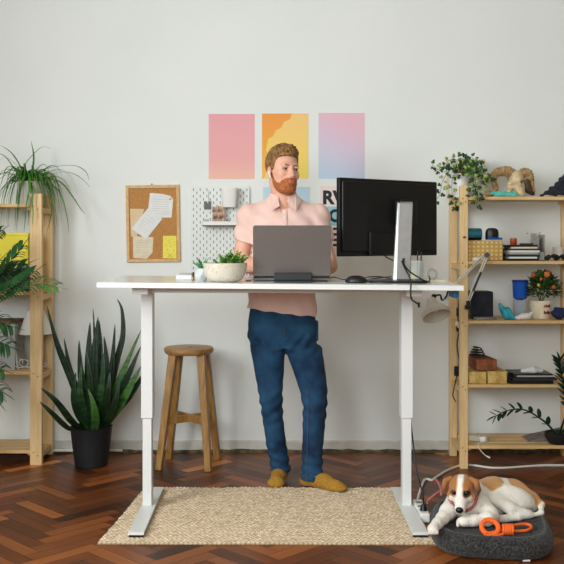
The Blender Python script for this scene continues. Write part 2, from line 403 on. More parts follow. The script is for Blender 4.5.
# ------------------------------------------------------------ sculpting by distance fields
class Field:
    def __init__(s, lo, hi, h):
        s.lo=np.array(lo,float); s.h=h
        s.n=np.ceil((np.array(hi)-s.lo)/h).astype(int)+1
        s.ax=[s.lo[i]+h*np.arange(s.n[i]) for i in range(3)]
        s.D=np.full(tuple(s.n), .5, dtype=np.float32)
    def sl(s, lo, hi):
        a=[max(0,int((lo[i]-s.lo[i])/s.h)-1) for i in range(3)]; b=[min(int(s.n[i]),int((hi[i]-s.lo[i])/s.h)+2) for i in range(3)]
        return tuple(slice(x,max(x,y)) for x,y in zip(a,b))
    def grid(s, q):
        return (s.ax[0][q[0]][:,None,None].astype(np.float32), s.ax[1][q[1]][None,:,None].astype(np.float32), s.ax[2][q[2]][None,None,:].astype(np.float32))
    def op(s, fn, lo, hi, k=.01, mode='u', pad=.03):
        q=s.sl([x-pad-k for x in lo],[x+pad+k for x in hi])
        X,Y,Z=s.grid(q); d=fn(X,Y,Z).astype(np.float32); D=s.D[q]
        if D.size==0: return s
        if mode=='u':
            hh=np.maximum(k-np.abs(D-d),0)/k; s.D[q]=np.minimum(D,d)-hh*hh*k/4
        elif mode=='s':
            d=-d; hh=np.maximum(k-np.abs(D-d),0)/k; s.D[q]=np.maximum(D,d)+hh*hh*k/4
        return s
    def cone(s, a, b, ra, rb, k=.01, mode='u'):
        a,b=np.array(a,float),np.array(b,float); ba=b-a; L=float(ba@ba)
        def fn(X,Y,Z):
            t=np.clip(((X-a[0])*ba[0]+(Y-a[1])*ba[1]+(Z-a[2])*ba[2])/L,0,1)
            return np.sqrt((X-a[0]-t*ba[0])**2+(Y-a[1]-t*ba[1])**2+(Z-a[2]-t*ba[2])**2)-(ra+(rb-ra)*t)
        r=max(ra,rb); return s.op(fn, np.minimum(a,b)-r, np.maximum(a,b)+r, k, mode)
    def chain(s, pts, rad, k=.01, mode='u'):
        for i in range(len(pts)-1): s.cone(pts[i],pts[i+1],rad[i],rad[i+1],k,mode)
        return s
    def ell(s, c, r, R=None, k=.01, mode='u'):
        """ellipsoid; R = 3x3 whose rows are its axes"""
        c=np.array(c,float); r=np.array(r,float); R=np.eye(3) if R is None else np.array(R,float)
        def fn(X,Y,Z):
            x,y,z=X-c[0],Y-c[1],Z-c[2]
            u=[(R[i,0]*x+R[i,1]*y+R[i,2]*z) for i in range(3)]
            k0=np.sqrt(sum((u[i]/r[i])**2 for i in range(3))); k1=np.sqrt(sum((u[i]/r[i]**2)**2 for i in range(3)))+1e-6
            return k0*(k0-1)/k1
        e=np.sqrt(((R.T*r)**2).sum(1)); return s.op(fn,c-e,c+e,k,mode)
    def loft(s, rows, k=.01, mode='u', p=2.3):
        """rows (z, cx, cy, rx, ry) stacked along z"""
        rows=sorted(rows); A=np.array(rows,float)
        def fn(X,Y,Z):
            z=Z[0,0,:]; v=[np.interp(z,A[:,0],A[:,i])[None,None,:] for i in range(1,5)]
            e=(np.abs((X-v[0])/v[2])**p+np.abs((Y-v[1])/v[3])**p)**(1/p)
            d=(e-1)*np.minimum(v[2],v[3]); dz=np.maximum(A[0,0]-Z, Z-A[-1,0])
            return np.maximum(d,dz)
        lo=[(A[:,1]-A[:,3]).min(),(A[:,2]-A[:,4]).min(),A[0,0]]; hi=[(A[:,1]+A[:,3]).max(),(A[:,2]+A[:,4]).max(),A[-1,0]]
        return s.op(fn,lo,hi,k,mode)
    def warp(s, fn):
        q=tuple(slice(0,int(x)) for x in s.n); s.D += fn(*s.grid(q)).astype(np.float32); return s
    def cut(s, fn):
        q=tuple(slice(0,int(x)) for x in s.n); s.D=np.maximum(s.D, fn(*s.grid(q)).astype(np.float32)); return s
    def mesh(s):
        D=s.D.copy()
        for ax in range(3):
            for e in (0,-1):
                ix=[slice(None)]*3; ix[ax]=e; D[tuple(ix)]=np.maximum(D[tuple(ix)],.001)
        ins=D<0; n=D.shape
        cs=np.zeros(tuple(x-1 for x in n),np.int8)
        offs=[(i,j,k) for i in (0,1) for j in (0,1) for k in (0,1)]
        def sh(A,o): return A[o[0]:n[0]-1+o[0], o[1]:n[1]-1+o[1], o[2]:n[2]-1+o[2]]
        for o in offs: cs+=sh(ins,o)
        act=(cs>0)&(cs<8); I=np.argwhere(act); m=len(I)
        idx=np.full(act.shape,-1,np.int64); idx[act]=np.arange(m)
        acc=np.zeros((m,3)); cnt=np.zeros(m)
        for ax in range(3):
            for a in (0,1):
                for b in (0,1):
                    o0=[0,0,0]; oth=[x for x in range(3) if x!=ax]; o0[oth[0]]=a; o0[oth[1]]=b; o1=list(o0); o1[ax]=1
                    d0=D[I[:,0]+o0[0],I[:,1]+o0[1],I[:,2]+o0[2]].astype(float); d1=D[I[:,0]+o1[0],I[:,1]+o1[1],I[:,2]+o1[2]].astype(float)
                    c=(d0<0)!=(d1<0); t=np.where(c,d0/np.where(c,d0-d1,1),0)
                    p=np.tile(np.array(o0,float),(m,1)); p[:,ax]=t
                    acc+=p*c[:,None]; cnt+=c
        V=s.lo+(I+acc/cnt[:,None])*s.h
        Fs=[]
        for ax in range(3):
            oth=[(ax+1)%3,(ax+2)%3]
            A=[slice(None)]*3; B=[slice(None)]*3; A[ax]=slice(0,n[ax]-1); B[ax]=slice(1,n[ax])
            for o in oth: A[o]=slice(1,n[o]-1); B[o]=slice(1,n[o]-1)
            s0=ins[tuple(A)]; s1=ins[tuple(B)]; E=np.argwhere(s0!=s1)
            if not len(E): continue
            fl=s0[E[:,0],E[:,1],E[:,2]]
            base=E.copy()
            for o in oth: base[:,o]+=1
            q=[]
            for da,db in ((-1,-1),(0,-1),(0,0),(-1,0)):
                c=base.copy(); c[:,oth[0]]+=da; c[:,oth[1]]+=db; q.append(idx[c[:,0],c[:,1],c[:,2]])
            Q=np.stack(q,1); Q[~fl]=Q[~fl][:,::-1]; Fs.append(Q)
        return V, np.concatenate(Fs)
def sculpt(name, f, m, parent=None, smooth_it=2, idx_fn=None):
    V,Q=f.mesh()
    for _ in range(smooth_it):
        acc=np.zeros_like(V); cnt=np.zeros(len(V))
        for i in range(4):
            a,b=Q[:,i],Q[:,(i+1)%4]
            np.add.at(acc,a,V[b]); np.add.at(cnt,a,1)
        V=V*.4+.6*acc/np.maximum(cnt,1)[:,None]
    idx=None
    if idx_fn is not None:
        C=V[Q].mean(1); idx=idx_fn(C).astype(int)
    return link_mesh(name, V, Q, m, parent, idx=idx, smooth=True)
def sins(X,Y,Z,f,seed=0):
    a=seed*1.7
    return np.sin(X*f+a)*np.sin(Y*f*1.1+a*2)*np.sin(Z*f*.9+a*.5)
# ================================================================ SETTING
WALL = 5.57; XL, XR, YB, CEIL = -2.5, 2.6, -1.6, 3.1
def clip_poly(P, UV):
    for ax, lim, sg in ((0,XL,1),(0,XR,-1),(1,YB,1),(1,WALL,-1)):
        out=[]; ou=[]
        for i in range(len(P)):
            a,b=P[i-1],P[i]; ua,ub=UV[i-1],UV[i]; da,db=sg*(a[ax]-lim),sg*(b[ax]-lim)
            if (da>=0)!=(db>=0):
                t=da/(da-db); out.append([a[k]+(b[k]-a[k])*t for k in (0,1)]); ou.append([ua[k]+(ub[k]-ua[k])*t for k in (0,1)])
            if db>=0: out.append(b); ou.append(ub)
        P,UV=out,ou
        if len(P)<3: return [],[]
    return P,UV
def make_floor():
    rnd=random.Random(4); w=.070; n=5; g=.0009; V=[];Fc=[];T=[];U=[]
    c=math.cos(PI/4); N=80
    rects=[]
    for y in range(-N,N):
        for m in range(-N//n,N//n+1): rects.append((y+2*n*m,y,n,1))
    for x in range(-N,N):
        for m in range(-N//n,N//n+1): rects.append((x,x+1-2*n*m,1,n))
    for x,y,a,b in rects:
        q=[(x*w+g,y*w+g),((x+a)*w-g,y*w+g),((x+a)*w-g,(y+b)*w-g),(x*w+g,(y+b)*w-g)]
        P=[[c*(u-v)+.03,c*(u+v)+2.9] for u,v in q]
        o=rnd.random()*30; L=n*w
        uv=[[o,o],[o+L,o],[o+L,o+w],[o,o+w]] if a>b else [[o,o],[o,o+w],[o+L,o+w],[o+L,o]]
        if a<b: uv=[[o,o],[o,o+w],[o+L,o+w],[o+L,o]]
        P,uv=clip_poly(P,uv)
        if not P: continue
        Fc.append(list(range(len(V),len(V)+len(P)))); V+=[(p[0],p[1],0) for p in P]; U+=uv
        T.append(min(1,max(0,rnd.gauss(.40 if a>b else .33,.16))))
    k=len(V); V+=[(XL,YB,-.004),(XR,YB,-.004),(XR,WALL,-.004),(XL,WALL,-.004)]; Fc.append([k,k+1,k+2,k+3]); U+=[[0,0]]*4; T.append(0)
    me=bpy.data.meshes.new('floor'); me.from_pydata(V,[],Fc)
    for m in ('parquet','floor_gap'): me.materials.append(MATS[m])
    me.polygons[len(Fc)-1].material_index=1
    at=me.attributes.new('tone','FLOAT','FACE'); at.data.foreach_set('value',T)
    ul=me.uv_layers.new(name='UVMap'); ul.data.foreach_set('uv',[x for f in Fc for i in f for x in U[i]])
    o=bpy.data.objects.new('floor',me); COL.objects.link(o); tag(o,kind='structure'); return o
make_floor()
def struct(name, mb, m, parent=None, **kw):
    o=mb.build(name,m,parent,**kw); o['kind']='structure'; return o
def panel_with_hole(mb, lo, hi, ax, h0, h1):
    """wall box lo..hi with a rectangular opening; ax = horizontal axis (0 or 1), h0/h1 = (along,z)"""
    def bx(a0,a1,z0,z1):
        l=list(lo); u=list(hi); l[ax],u[ax]=a0,a1; l[2],u[2]=z0,z1; mb.box(l,u)
    bx(lo[ax],h0[0],lo[2],hi[2]); bx(h1[0],hi[ax],lo[2],hi[2]); bx(h0[0],h1[0],lo[2],h0[1]); bx(h0[0],h1[0],h1[1],hi[2])
struct('wall_back', MB().box((XL-.15,WALL,-.1),(XR+.15,WALL+.15,CEIL+.1)),'plaster',smooth=False)
struct('wall_right', MB().box((XR,YB-.15,-.1),(XR+.15,WALL,CEIL+.1)),'plaster_taupe',smooth=False)
mb=MB(); panel_with_hole(mb,(XL-.3,YB-.3,-.1),(XL,WALL,CEIL+.1),1,(.3,1.35),(2.5,2.95)); struct('wall_left',mb,'plaster_taupe',smooth=False)
mb=MB(); panel_with_hole(mb,(XL,YB-.3,-.1),(XR,YB,CEIL+.1),0,(-2.2,1.35),(.4,2.95)); struct('wall_front',mb,'plaster_taupe',smooth=False)
struct('ceiling', MB().box((XL,YB,CEIL),(XR,WALL,CEIL+.15)),'ceiling_white',smooth=False)
# window frames in both openings
def window(name, ax, at, a0, a1, z0, z1, bars):
    mb=MB(); t=.06
    def bar(u0,u1,v0,v1):
        if ax==1: mb.box((at-.04,u0,v0),(at+.04,u1,v1))
        else: mb.box((u0,at-.04,v0),(u1,at+.04,v1))
    bar(a0,a1,z0,z0+t); bar(a0,a1,z1-t,z1); bar(a0,a0+t,z0,z1); bar(a1-t,a1,z0,z1)
    for b in bars: bar(b-.03,b+.03,z0,z1)
    bar(a0,a1,(z0+z1)/2+.35,(z0+z1)/2+.40)
    return struct(name,mb,'white_paint',smooth=False)
window('window_1',1,XL-.15,.3,2.5,1.35,2.95,[1.4])
window('window_2',0,YB-.15,-2.2,.4,1.35,2.95,[-.9])
# low skirting with worn plaster edge
mb=MB(); rnd=random.Random(2)
xs=np.arange(XL,XR+.01,.04); V=[]
for x in xs:
    j=rnd.uniform(-.0025,.0025); V+=[(x,WALL-.014,0),(x,WALL-.014+j*.5,.062+j),(x,WALL,.070+j)]
mb.add(V,[(i*3,(i+1)*3,(i+1)*3+1,i*3+1) for i in range(len(xs)-1)]+[(i*3+1,(i+1)*3+1,(i+1)*3+2,i*3+2) for i in range(len(xs)-1)])
struct('baseboard_back',mb,'skirting')
mb=MB(); V=[]
for x in xs:
    h=.014+rnd.uniform(-.003,.006); V+=[(x,WALL-.022,0),(x,WALL-.021,h),(x,WALL-.013,h+.003)]
mb.add(V,[(i*3+k,(i+1)*3+k,(i+1)*3+k+1,i*3+k+1) for i in range(len(xs)-1) for k in (0,1)])
struct('trim_1',mb,'skirting_dirt')
# pale heating pipe low on the wall at the left
mb=MB().tube([(XL+.05,WALL-.04,.018),(-1.2,WALL-.04,.018),(-.9,WALL-.04,.018)],.009); struct('trim_2',mb,'white_plastic')

# ================================================================ RUG
def make_rug():
    A=[Vector((-.737,3.875)),Vector((.70,3.865)),Vector((.66,4.735)),Vector((-.655,4.745))]
    nu,nv=560,330; rnd=random.Random(1)
    j=[mnoise.noise(Vector((i*.08,3.1,0)))*.006 for i in range(nu+nv+10)]
    u=np.linspace(0,1,nu)[:,None]; v=np.linspace(0,1,nv)[None,:]
    X=(A[0].x*(1-u)+A[1].x*u)*(1-v)+(A[3].x*(1-u)+A[2].x*u)*v
    Y=(A[0].y*(1-u)+A[1].y*u)*(1-v)+(A[3].y*(1-u)+A[2].y*u)*v
    X=X+np.array(j[:nv])[None,:]; Y=Y+np.array([.5*x for x in j[nv:nv+nu]])[:,None]
    pitch=.0150; row=v*.87/pitch; col=u*1.42/.0200+.5*(np.floor(row)%2)
    b=np.abs(np.sin(PI*row))**.6*(.55+.45*np.abs(np.sin(PI*col)))
    rs=np.random.RandomState(3); nz=rs.rand(90,90); 
    r=nz[(np.floor(row)%90).astype(int)+0*u.astype(int),(np.floor(col)%90).astype(int)]
    Z=.003+.0095*b*(.75+.5*r)+.0012*np.sin(X*9+Y*7)
    edge=np.minimum.reduce([u+0*v,1-u+0*v,v+0*u,1-v+0*u])
    Z=np.where(edge<1e-6,0.0005,Z)
    V=np.stack([X,Y,Z],-1).reshape(-1,3)
    i,k=np.meshgrid(np.arange(nu-1),np.arange(nv-1),indexing='ij'); a=(i*nv+k).ravel()
    Q=np.stack([a,a+nv,a+nv+1,a+1],1)
    o=link_mesh('rug',V,Q,['jute'])
    at=o.data.attributes.new('warp','FLOAT','POINT'); at.data.foreach_set('value',np.clip((b-.30)/.35,0,1).ravel()*(.75+.25*r.ravel()))  # low spots of the weave get the painted crevice shade
    return tag(o,'natural woven jute rug lying on the parquet under the standing desk','rug')
make_rug()

# ================================================================ STANDING DESK
DY0, DY1 = 4.0, 4.742
DXL, DXR = (96.5-HX)/F*4.0, (464.2-HX)/F*3.98
def dz(x): return 1.101-.0125*(x-DXL)/(DXR-DXL)       # the top runs very slightly down to the right
desk=thing('standing_desk','white height adjustable standing desk with T shaped metal feet on the rug','desk',(.05,4.4,0))
mb=MB(); T=.0235
V=[]
for z in (-T,0):
    for x,y in ((DXL,DY0),(DXR,DY0-.02),(DXR+.02,DY1-.02),(DXL+.005,DY1)): V.append((x,y,dz(x)+z))
mb.add(V,[(3,2,1,0),(4,5,6,7),(0,1,5,4),(1,2,6,5),(2,3,7,6),(3,0,4,7)])
mb.build('desktop','white_lacquer',desk,bevel=.002)
legs=[]
for s,(cx_f,cx_b,xc) in enumerate(((135.9,155.5,147.2),(420.2,401,411.5))):
    zf=.032
    f0=WZ((128.1,412.9)[s],532.6,zf); f1=WZ((143.6,427.6)[s],532.6,zf); b0=WZ((150.6,391)[s],487,zf); b1=WZ((163.7,404)[s],487,zf)
    cxm=(f0.x+f1.x)/2; cxn=(b0.x+b1.x)/2; cx=(cxm+cxn)/2
    mb=MB(); w=.034
    mb.box((cx-w,f0.y,.0205),(cx+w,b0.y,.0325)); mb.build('foot','white_paint',desk,bevel=.0015,smooth=False)
    mb=MB(); mb.box((cx-w+.003,f0.y+.002,.0125),(cx+w-.003,f0.y+.05,.0205)); mb.build('foot_pad','black_plastic',desk,smooth=False)
    mb=MB().box((cx-w+.003,b0.y-.05,.0125),(cx+w-.003,b0.y-.002,.0205)); mb.build('foot_pad','black_plastic',desk,smooth=False)
    legs.append((cx,f0.y,b0.y))
for s in (0,1):
    cx=legs[s][0]; yc=4.36
    X0,X1=((142.3,151.2),(405.5,414.5))[s]
    col_x=cx-(.006,0)[s]
    lowtop=CH-(418-HY)/F*4.33
    mb=MB().box((col_x-.021,yc-.030,.0327),(col_x+.021,yc+.030,lowtop+.05)); mb.build('lower_column','white_paint',desk,bevel=.002,smooth=False)
    mb=MB().box((col_x-.027,yc-.038,lowtop),(col_x+.027,yc+.038,dz(col_x)-.055)); mb.build('upper_column','white_paint',desk,bevel=.002,smooth=False)
    mb=MB().box((col_x-.035,DY0+.10,dz(col_x)-T-.034),(col_x+.035,DY1-.10,dz(col_x)-T-.0005)); mb.build('side_bracket','white_paint',desk,bevel=.002,smooth=False)
mb=MB()
for y in (4.20,4.50): mb.beam((legs[0][0]-.02,y,dz(legs[0][0])-T-.019),(legs[1][0]+.02,y,dz(legs[1][0])-T-.013),.04,.022,Vector((0,1,0)))
mb.build('crossbar','white_paint',desk,bevel=.0015,smooth=False)
for x in (-.62,.72): MB().cyl((x,4.16,dz(x)-T-.008),(x,4.16,dz(x)-T-.0005),.006).build('screw','bolt',desk)

# ================================================================ THINGS ON THE DESK
def on(x): return dz(x)
# laptop seen from behind
lx=.0905; ly=4.20; lz=on(lx)+.0003
lap=thing('laptop','open grey laptop seen from behind in front of the bearded man','laptop',(lx,ly,lz))
TL=Matrix.Translation((lx,ly+.005,lz+.022))@Matrix.Rotation(math.radians(9),4,'X')
mb=MB(); w=.177
pts=[]; r=.010
for cx_,cz_,a0 in ((w-r,.238-r,0),(-w+r,.238-r,90),(-w+.006,.006,180),(w-.006,.006,270)):
    rr=r if a0<180 else .006
    for k in range(6):
        a=math.radians(a0+k*18); pts.append(TL@Vector((cx_+rr*math.cos(a),-.0035,cz_+rr*math.sin(a))))
mb.prism(pts, TL.to_3x3()@Vector((0,.006,0))); mb.build('lid','laptop_metal',lap,bevel=.0012)
mb=MB().box((-w+.006,.0027,.008),(w-.006,.0034,.232),TL); mb.build('screen','black',lap,smooth=False)
mb=MB().box((-w+.004,0,-.004),(w-.004,.012,.010),TL@Matrix.Translation((0,-.004,-.003))); mb.build('hinge','black_plastic',lap,bevel=.002,smooth=False)
mb=MB().box((lx-w,ly+.004,lz+.008),(lx+w,ly+.246,lz+.020)); mb.build('base','laptop_metal',lap,bevel=.003,smooth=False)
mb=MB()
for r_ in range(5):
    for c_ in range(13): mb.box((lx-.145+c_*.0225,ly+.035+r_*.021,lz+.0202),(lx-.145+c_*.0225+.018,ly+.035+r_*.021+.017,lz+.0225))
mb.build('keyboard','black_plastic',lap,smooth=False)
mb=MB().box((lx-w+.012,ly+.01,lz),(lx+w-.012,ly+.05,lz+.010)); mb.box((lx-w+.012,ly+.2,lz),(lx+w-.012,ly+.23,lz+.010)); mb.build('rubber_feet','black_plastic',lap,smooth=False)
# low black stand bar the laptop leans over
sx0,sx1=(274-HX)/F*4.1,(312.5-HX)/F*4.1
mb=MB().box((sx0,4.105,on(.1)+.0003),(sx1,4.165,on(.1)+.010)); mb.box((sx0,4.145,on(.1)+.009),(sx1,4.165,on(.1)+.044))
one('laptop_stand',mb,'black_plastic','low black laptop stand bar standing behind the laptop lid','stand',bevel=.003,smooth=False)

# monitor seen from behind
mL=Vector(((339.3-HX)/F*4.26,4.26)); mR=Vector(((437-HX)/F*4.62,4.62))
ztop=CH-(177.3-HY)/F*4.26; zbot=CH-(256.6-HY)/F*4.26
mc=(mL+mR)/2; wd=(mR-mL).length/2; ang=math.atan2(mR.y-mL.y,mR.x-mL.x)
base_x=(401-HX)/F*4.30; base_y=4.30
mon=thing('monitor','large black computer monitor seen from behind on a silver stand','monitor',(mc.x,mc.y,on(mc.x)+.0005))
TM=Matrix.Translation((mc.x,mc.y,0))@Matrix.Rotation(ang,4,'Z')
mb=MB().box((-wd,0,zbot),(wd,.022,ztop),TM); mb.build('housing','monitor_back',mon,bevel=.003,smooth=False)
mb=MB().box((-wd+.012,-.012,zbot+.02),(wd-.012,.001,ztop-.014),TM); mb.build('back_cover','monitor_back',mon,bevel=.006,smooth=False)
mb=MB().box((-wd*.46,-.022,zbot+.006),(wd*.55,-.011,zbot+.115),TM); mb.build('connector_cover','monitor_back',mon,bevel=.004,smooth=False)
mb=MB().box((-wd+.008,.0222,zbot+.014),(wd-.008,.0232,ztop-.008),TM); mb.build('screen','black',mon,smooth=False)
mb=MB().box((wd*.05,-.06,zbot+.15),(wd*.38,-.012,zbot+.27),TM); mb.build('mount_plate','black_plastic',mon,bevel=.004,smooth=False)
# stand column: silver channel, slightly leaning, in front of the back cover
yS=4.24
def ctop(px,py,y): return W(px,py,y)
V=[]
z0=on(.6)+.012
f=lambda px,z,y: Vector(((px-HX)/F*y,y,z))
zt=CH-(203-HY)/F*yS
V=[f(396.5,z0,yS),f(410,z0,yS),f(410.5,z0,yS+.05),f(394.0,z0,yS+.05),
   f(399.3,zt,yS),f(413,zt-.002,yS),f(412.5,zt+.008,yS+.05),f(399.5,zt+.008,yS+.05)]
mb=MB().add(V,[(3,2,1,0),(4,5,6,7),(0,1,5,4),(1,2,6,5),(2,3,7,6),(3,0,4,7)]); mb.build('column','silver',mon,bevel=.003,smooth=False)
xs0=f(396.5,0,yS).x
mb=MB(); q=[f(393.2,z0,yS+.006),f(396.8,z0,yS-.002),f(400.0,zt-.004,yS-.002),f(398.0,zt+.004,yS+.006)]
mb.prism(q,(0,.03,0)); mb.build('column_edge','silver_light',mon,smooth=False)
c0=f(403.5,CH-(262-HY)/F*yS,yS)
mb=MB().beam(c0+Vector((0,-.002,-.012)),c0+Vector((0,-.002,.018)),.010,.004); mb.build('cable_slot','black_plastic',mon,bevel=.001,smooth=False)
mb=MB()
bc=Vector(((398-HX)/F*4.2,4.20,on(.6)+.0005)); 
poly=[]
for k in range(40):
    a=2*PI*k/40; c_,s_=math.cos(a),math.sin(a); poly.append(bc+Vector((.135*math.copysign(abs(c_)**.35,c_),.125*math.copysign(abs(s_)**.35,s_)+.05,0)))
mb.prism(poly,(0,0,.010)); mb.build('base','black_plastic',mon,bevel=.003)

# mouse and cords
def mouse(c, a, label, s=1):
    T=Matrix.Translation(c)@Matrix.Rotation(a,4,'Z')
    t=thing('computer_mouse',label,'mouse',c)
    mb=MB(); prof=[(.0,0),(.030,0),(.033,.006),(.031,.016),(.024,.026),(.012,.032),(.0001,.033)]
    V=[];n=28
    mb.lathe(c,[(r*s if r else 1e-4,z*s) for r,z in prof],n,sx=.95,sy=1.55,T=Matrix.Rotation(a,4,'Z').to_3x3()); mb.build('shell','black_plastic',t)
    mb=MB().ball(Vector(c)+Matrix.Rotation(a,3,'Z')@Vector((0,-.03*s,.024*s)),(.004,.008,.007)); mb.build('scroll_wheel','grey_metal',t)
mp=Vector(((356-HX)/F*4.15,4.15,on(.38)+.0003)); mouse(mp,1.3,'small black computer mouse lying between the laptop and the monitor')
mb=MB(); zc=on(.35)+.004
mb.tube([(lx+.17,4.30,zc+.012),((335-HX)/F*4.25,4.3,zc+.015),((343-HX)/F*4.2,4.22,zc+.008),((351-HX)/F*4.15,4.15,zc+.012)],.0025)
one('laptop_cable',mb,'black_cord','thin black cable between the laptop and the black mouse','cable')
mb=MB(); zc=on(.45)+.004
L=lambda px,y,dzz=0: Vector(((px-HX)/F*y,y,zc+dzz))
mb.tube([L(363,4.2),L(366,4.4,.01),L(378,4.45,.012),L(389,4.42,.006),L(390,4.3,.006),L(378,4.22,.002),L(366,4.25),L(372,4.5),L(392,4.5,.01)],.0030)
mb.tube([W(383,254,4.40),W(387,257.5,4.38),W(393,260.5,4.34)],.003)
one('coiled_cable',mb,'black_cord','black cable looped loosely on the desk left of the silver monitor stand','cable')
mb=MB(); 
mb.tube([W(402,261,4.228),W(404,266,4.20),W(407,272,4.16),W(409.5,277,4.10),(W(410.5,281,4.0)),(W(411,284,3.965)),W(410.6,292,3.955),W(411.5,299,3.96),W(415,302,3.97),W(419,304.5,3.97)],.0036)
one('monitor_cable',mb,'black_cord','black cable running down the monitor stand and hanging over the desk edge','cable')
mb=MB().cyl(W(418.5,302.5,3.97),W(419,307.5,3.97),.006,.004); 
mb.V and one('cable_plug',mb,'black_plastic','small black plug hanging on the cable below the desk edge','plug')
mb=MB(); mb.tube([W(403,263,4.226),W(409,271,4.18),W(418,277,4.16),W(425,281,4.15),W(428.5,281.5,4.2)],.0035); mb.tube([W(429,276,4.3),W(430,279,4.28),W(429,282,4.25)],.003)
one('power_cable',mb,'black_cord','black cable lying from the monitor stand across to the right on the desk','cable')
# glass with yellow behind the stand
g=W(416,279.5,4.5); g.z=on(.66)+.0004
gl=thing('drinking_glass','clear glass with yellow content standing behind the monitor stand','glass',g)
mb=MB(); mb.lathe(g,[(.001,.0),(.036,.0),(.040,.095),(.037,.095),(.033,.004),(.001,.004)],32); mb.build('tumbler','glass',gl)
mb=MB(); mb.lathe(g-Vector((.012,.0,0)),[(.001,.005),(.020,.005),(.020,.045),(.001,.045)],24); mb.build('content','yellow_liquid',gl)
t=Vector((g.x+.068,g.y-.05,on(.7)+.0004))
mb=MB(); RT=Matrix.Rotation(math.radians(80),3,'X'); pts=[t+Vector((.024*math.cos(a),.004*math.sin(a),.030+.024*math.sin(a))) for a in [2*PI*k/16 for k in range(16)]]
mb.tube(pts,.006,closed=True,sub=2)
one('tape_roll',mb,'grey_paper','small roll of pale tape standing on edge beside the clear glass','tape')
mb=MB(); 
for px in (414.5,417.5): mb.cyl(W(px,270,4.5),W(px+.8,255.5,4.5),.0035)
b0=g+Vector((.006,.0,.006)); mb=MB().cyl(b0,b0+Vector((.004,.01,.135)),.0035); mb.cyl(b0+Vector((.014,.0,0)),b0+Vector((.022,.01,.13)),.0035)
one('pen',mb,'black_plastic','dark pens standing in the glass behind the monitor stand','pen')
p0=Vector(((424-HX)/F*4.3,4.3,on(.7)+.0045)); mb=MB().beam(p0,p0+Vector((.105,.0,0)),.008,.008,Vector((0,1,0)))
one('ruler_stick',mb,'pencil','pale wooden stick lying near the right end of the desk','stick',smooth=False)

# ---- left of the laptop
def bowl(c):
    t=thing('planter_bowl','wide cream speckled planter bowl with small green plants on the desk','planter',c)
    R=.1003; H=.084
    prof=[(.045,0),(.055,.001)]
    for k in range(1,13):
        a=k/12*PI/2; prof.append((.052+(R-.052)*math.sin(a)**.9,.002+(H-.002)*(1-math.cos(a))))
    prof+=[(R-.003,H+.0015),(R-.007,H)]
    for k in range(11,4,-1):
        a=k/12*PI/2; prof.append((.047+(R-.052)*math.sin(a)**.9,.008+(H-.004)*(1-math.cos(a))))
    mb=MB().lathe(c,prof,56); mb.build('bowl','speckled',t)
    mb=MB().lathe(c,[(1e-4,.062),(R*.55,.070),(R-.008,.070),(R-.009,.064),(.02,.058),(1e-4,.058)],40); mb.build('soil','soil',t)
    rnd=random.Random(8); mb=MB()
    def sprig(x,y,h,lean,n=9,s=.011):
        b=c+Vector((x,y,.068)); tip=b+Vector((lean,rnd.uniform(-.01,.01),h))
        mb.tube([b,b.lerp(tip,.5)+Vector((lean*.2,0,.004)),tip],.0009,n=5,sub=3)
        for i in range(n):
            q=b.lerp(tip,.25+.75*i/(n-1)); a=i*2.4+rnd.random()
            d=Vector((math.cos(a),math.sin(a),.35)).normalized()*s*rnd.uniform(.8,1.3)
            mb.blade([q,q+d*.5+Vector((0,0,.002)),q+d],lambda u:.0056*math.sin(PI*min(1,u*.96+.02))+.0003,sub=2)
    for x,y,h,l in ((.012,.0,.05,.012),(.026,.01,.062,.0),(.035,-.02,.05,.018),(.048,.0,.044,.03),(.02,-.03,.045,-.008),(.005,-.02,.04,-.02),(.03,-.04,.036,.02),(.058,.01,.03,.03),(-.01,.0,.046,-.012),(.04,.02,.06,.012),(.055,-.02,.035,.036),(.0,.03,.05,.01),(.018,-.05,.03,.01),(.05,.0,.056,.015))+tuple((-.02+.1*((i*.618)%1),-.055+.08*((i*.382)%1),.026+.02*((i*.71)%1),-.02+.05*((i*.53)%1)) for i in range(16)):
        sprig(x,y,h*1.15,l*1.3,n=17,s=.015)
    mb.build('sprouting_plant','sprout',t)
    mb=MB()
    for cx_,cy_,r in ((-.055,-.02,.017),(-.03,-.035,.019),(-.04,.01,.018),(-.012,-.055,.014),(-.07,.0,.012)):
        b=c+Vector((cx_,cy_,.070))
        for ring,(n,el,ll) in enumerate(((8,.3,1),(7,.8,.85),(5,1.25,.6))):
            for i in range(n):
                a=2*PI*i/n+ring*.4; d=Vector((math.cos(a)*math.cos(el),math.sin(a)*math.cos(el),math.sin(el)))*r*ll
                mb.ball(b+d*.6,(r*.42*ll,r*.17,r*.2),8,T=Vector((1,0,0)).rotation_difference(d).to_matrix())
    mb.build('rosette_succulent','succulent',t)
    mb=MB()
    for x,y,r in ((.04,-.072,.008),(.055,-.06,.007),(.066,-.05,.006),(.03,-.078,.006)): mb.ball(c+Vector((x,y,.073)),(r,r*.8,r*.7),10)
    mb.build('pebble','ceramic',t)
bowl(Vector(((225-HX)/F*4.15,4.15,on(-.2)+.0004)))
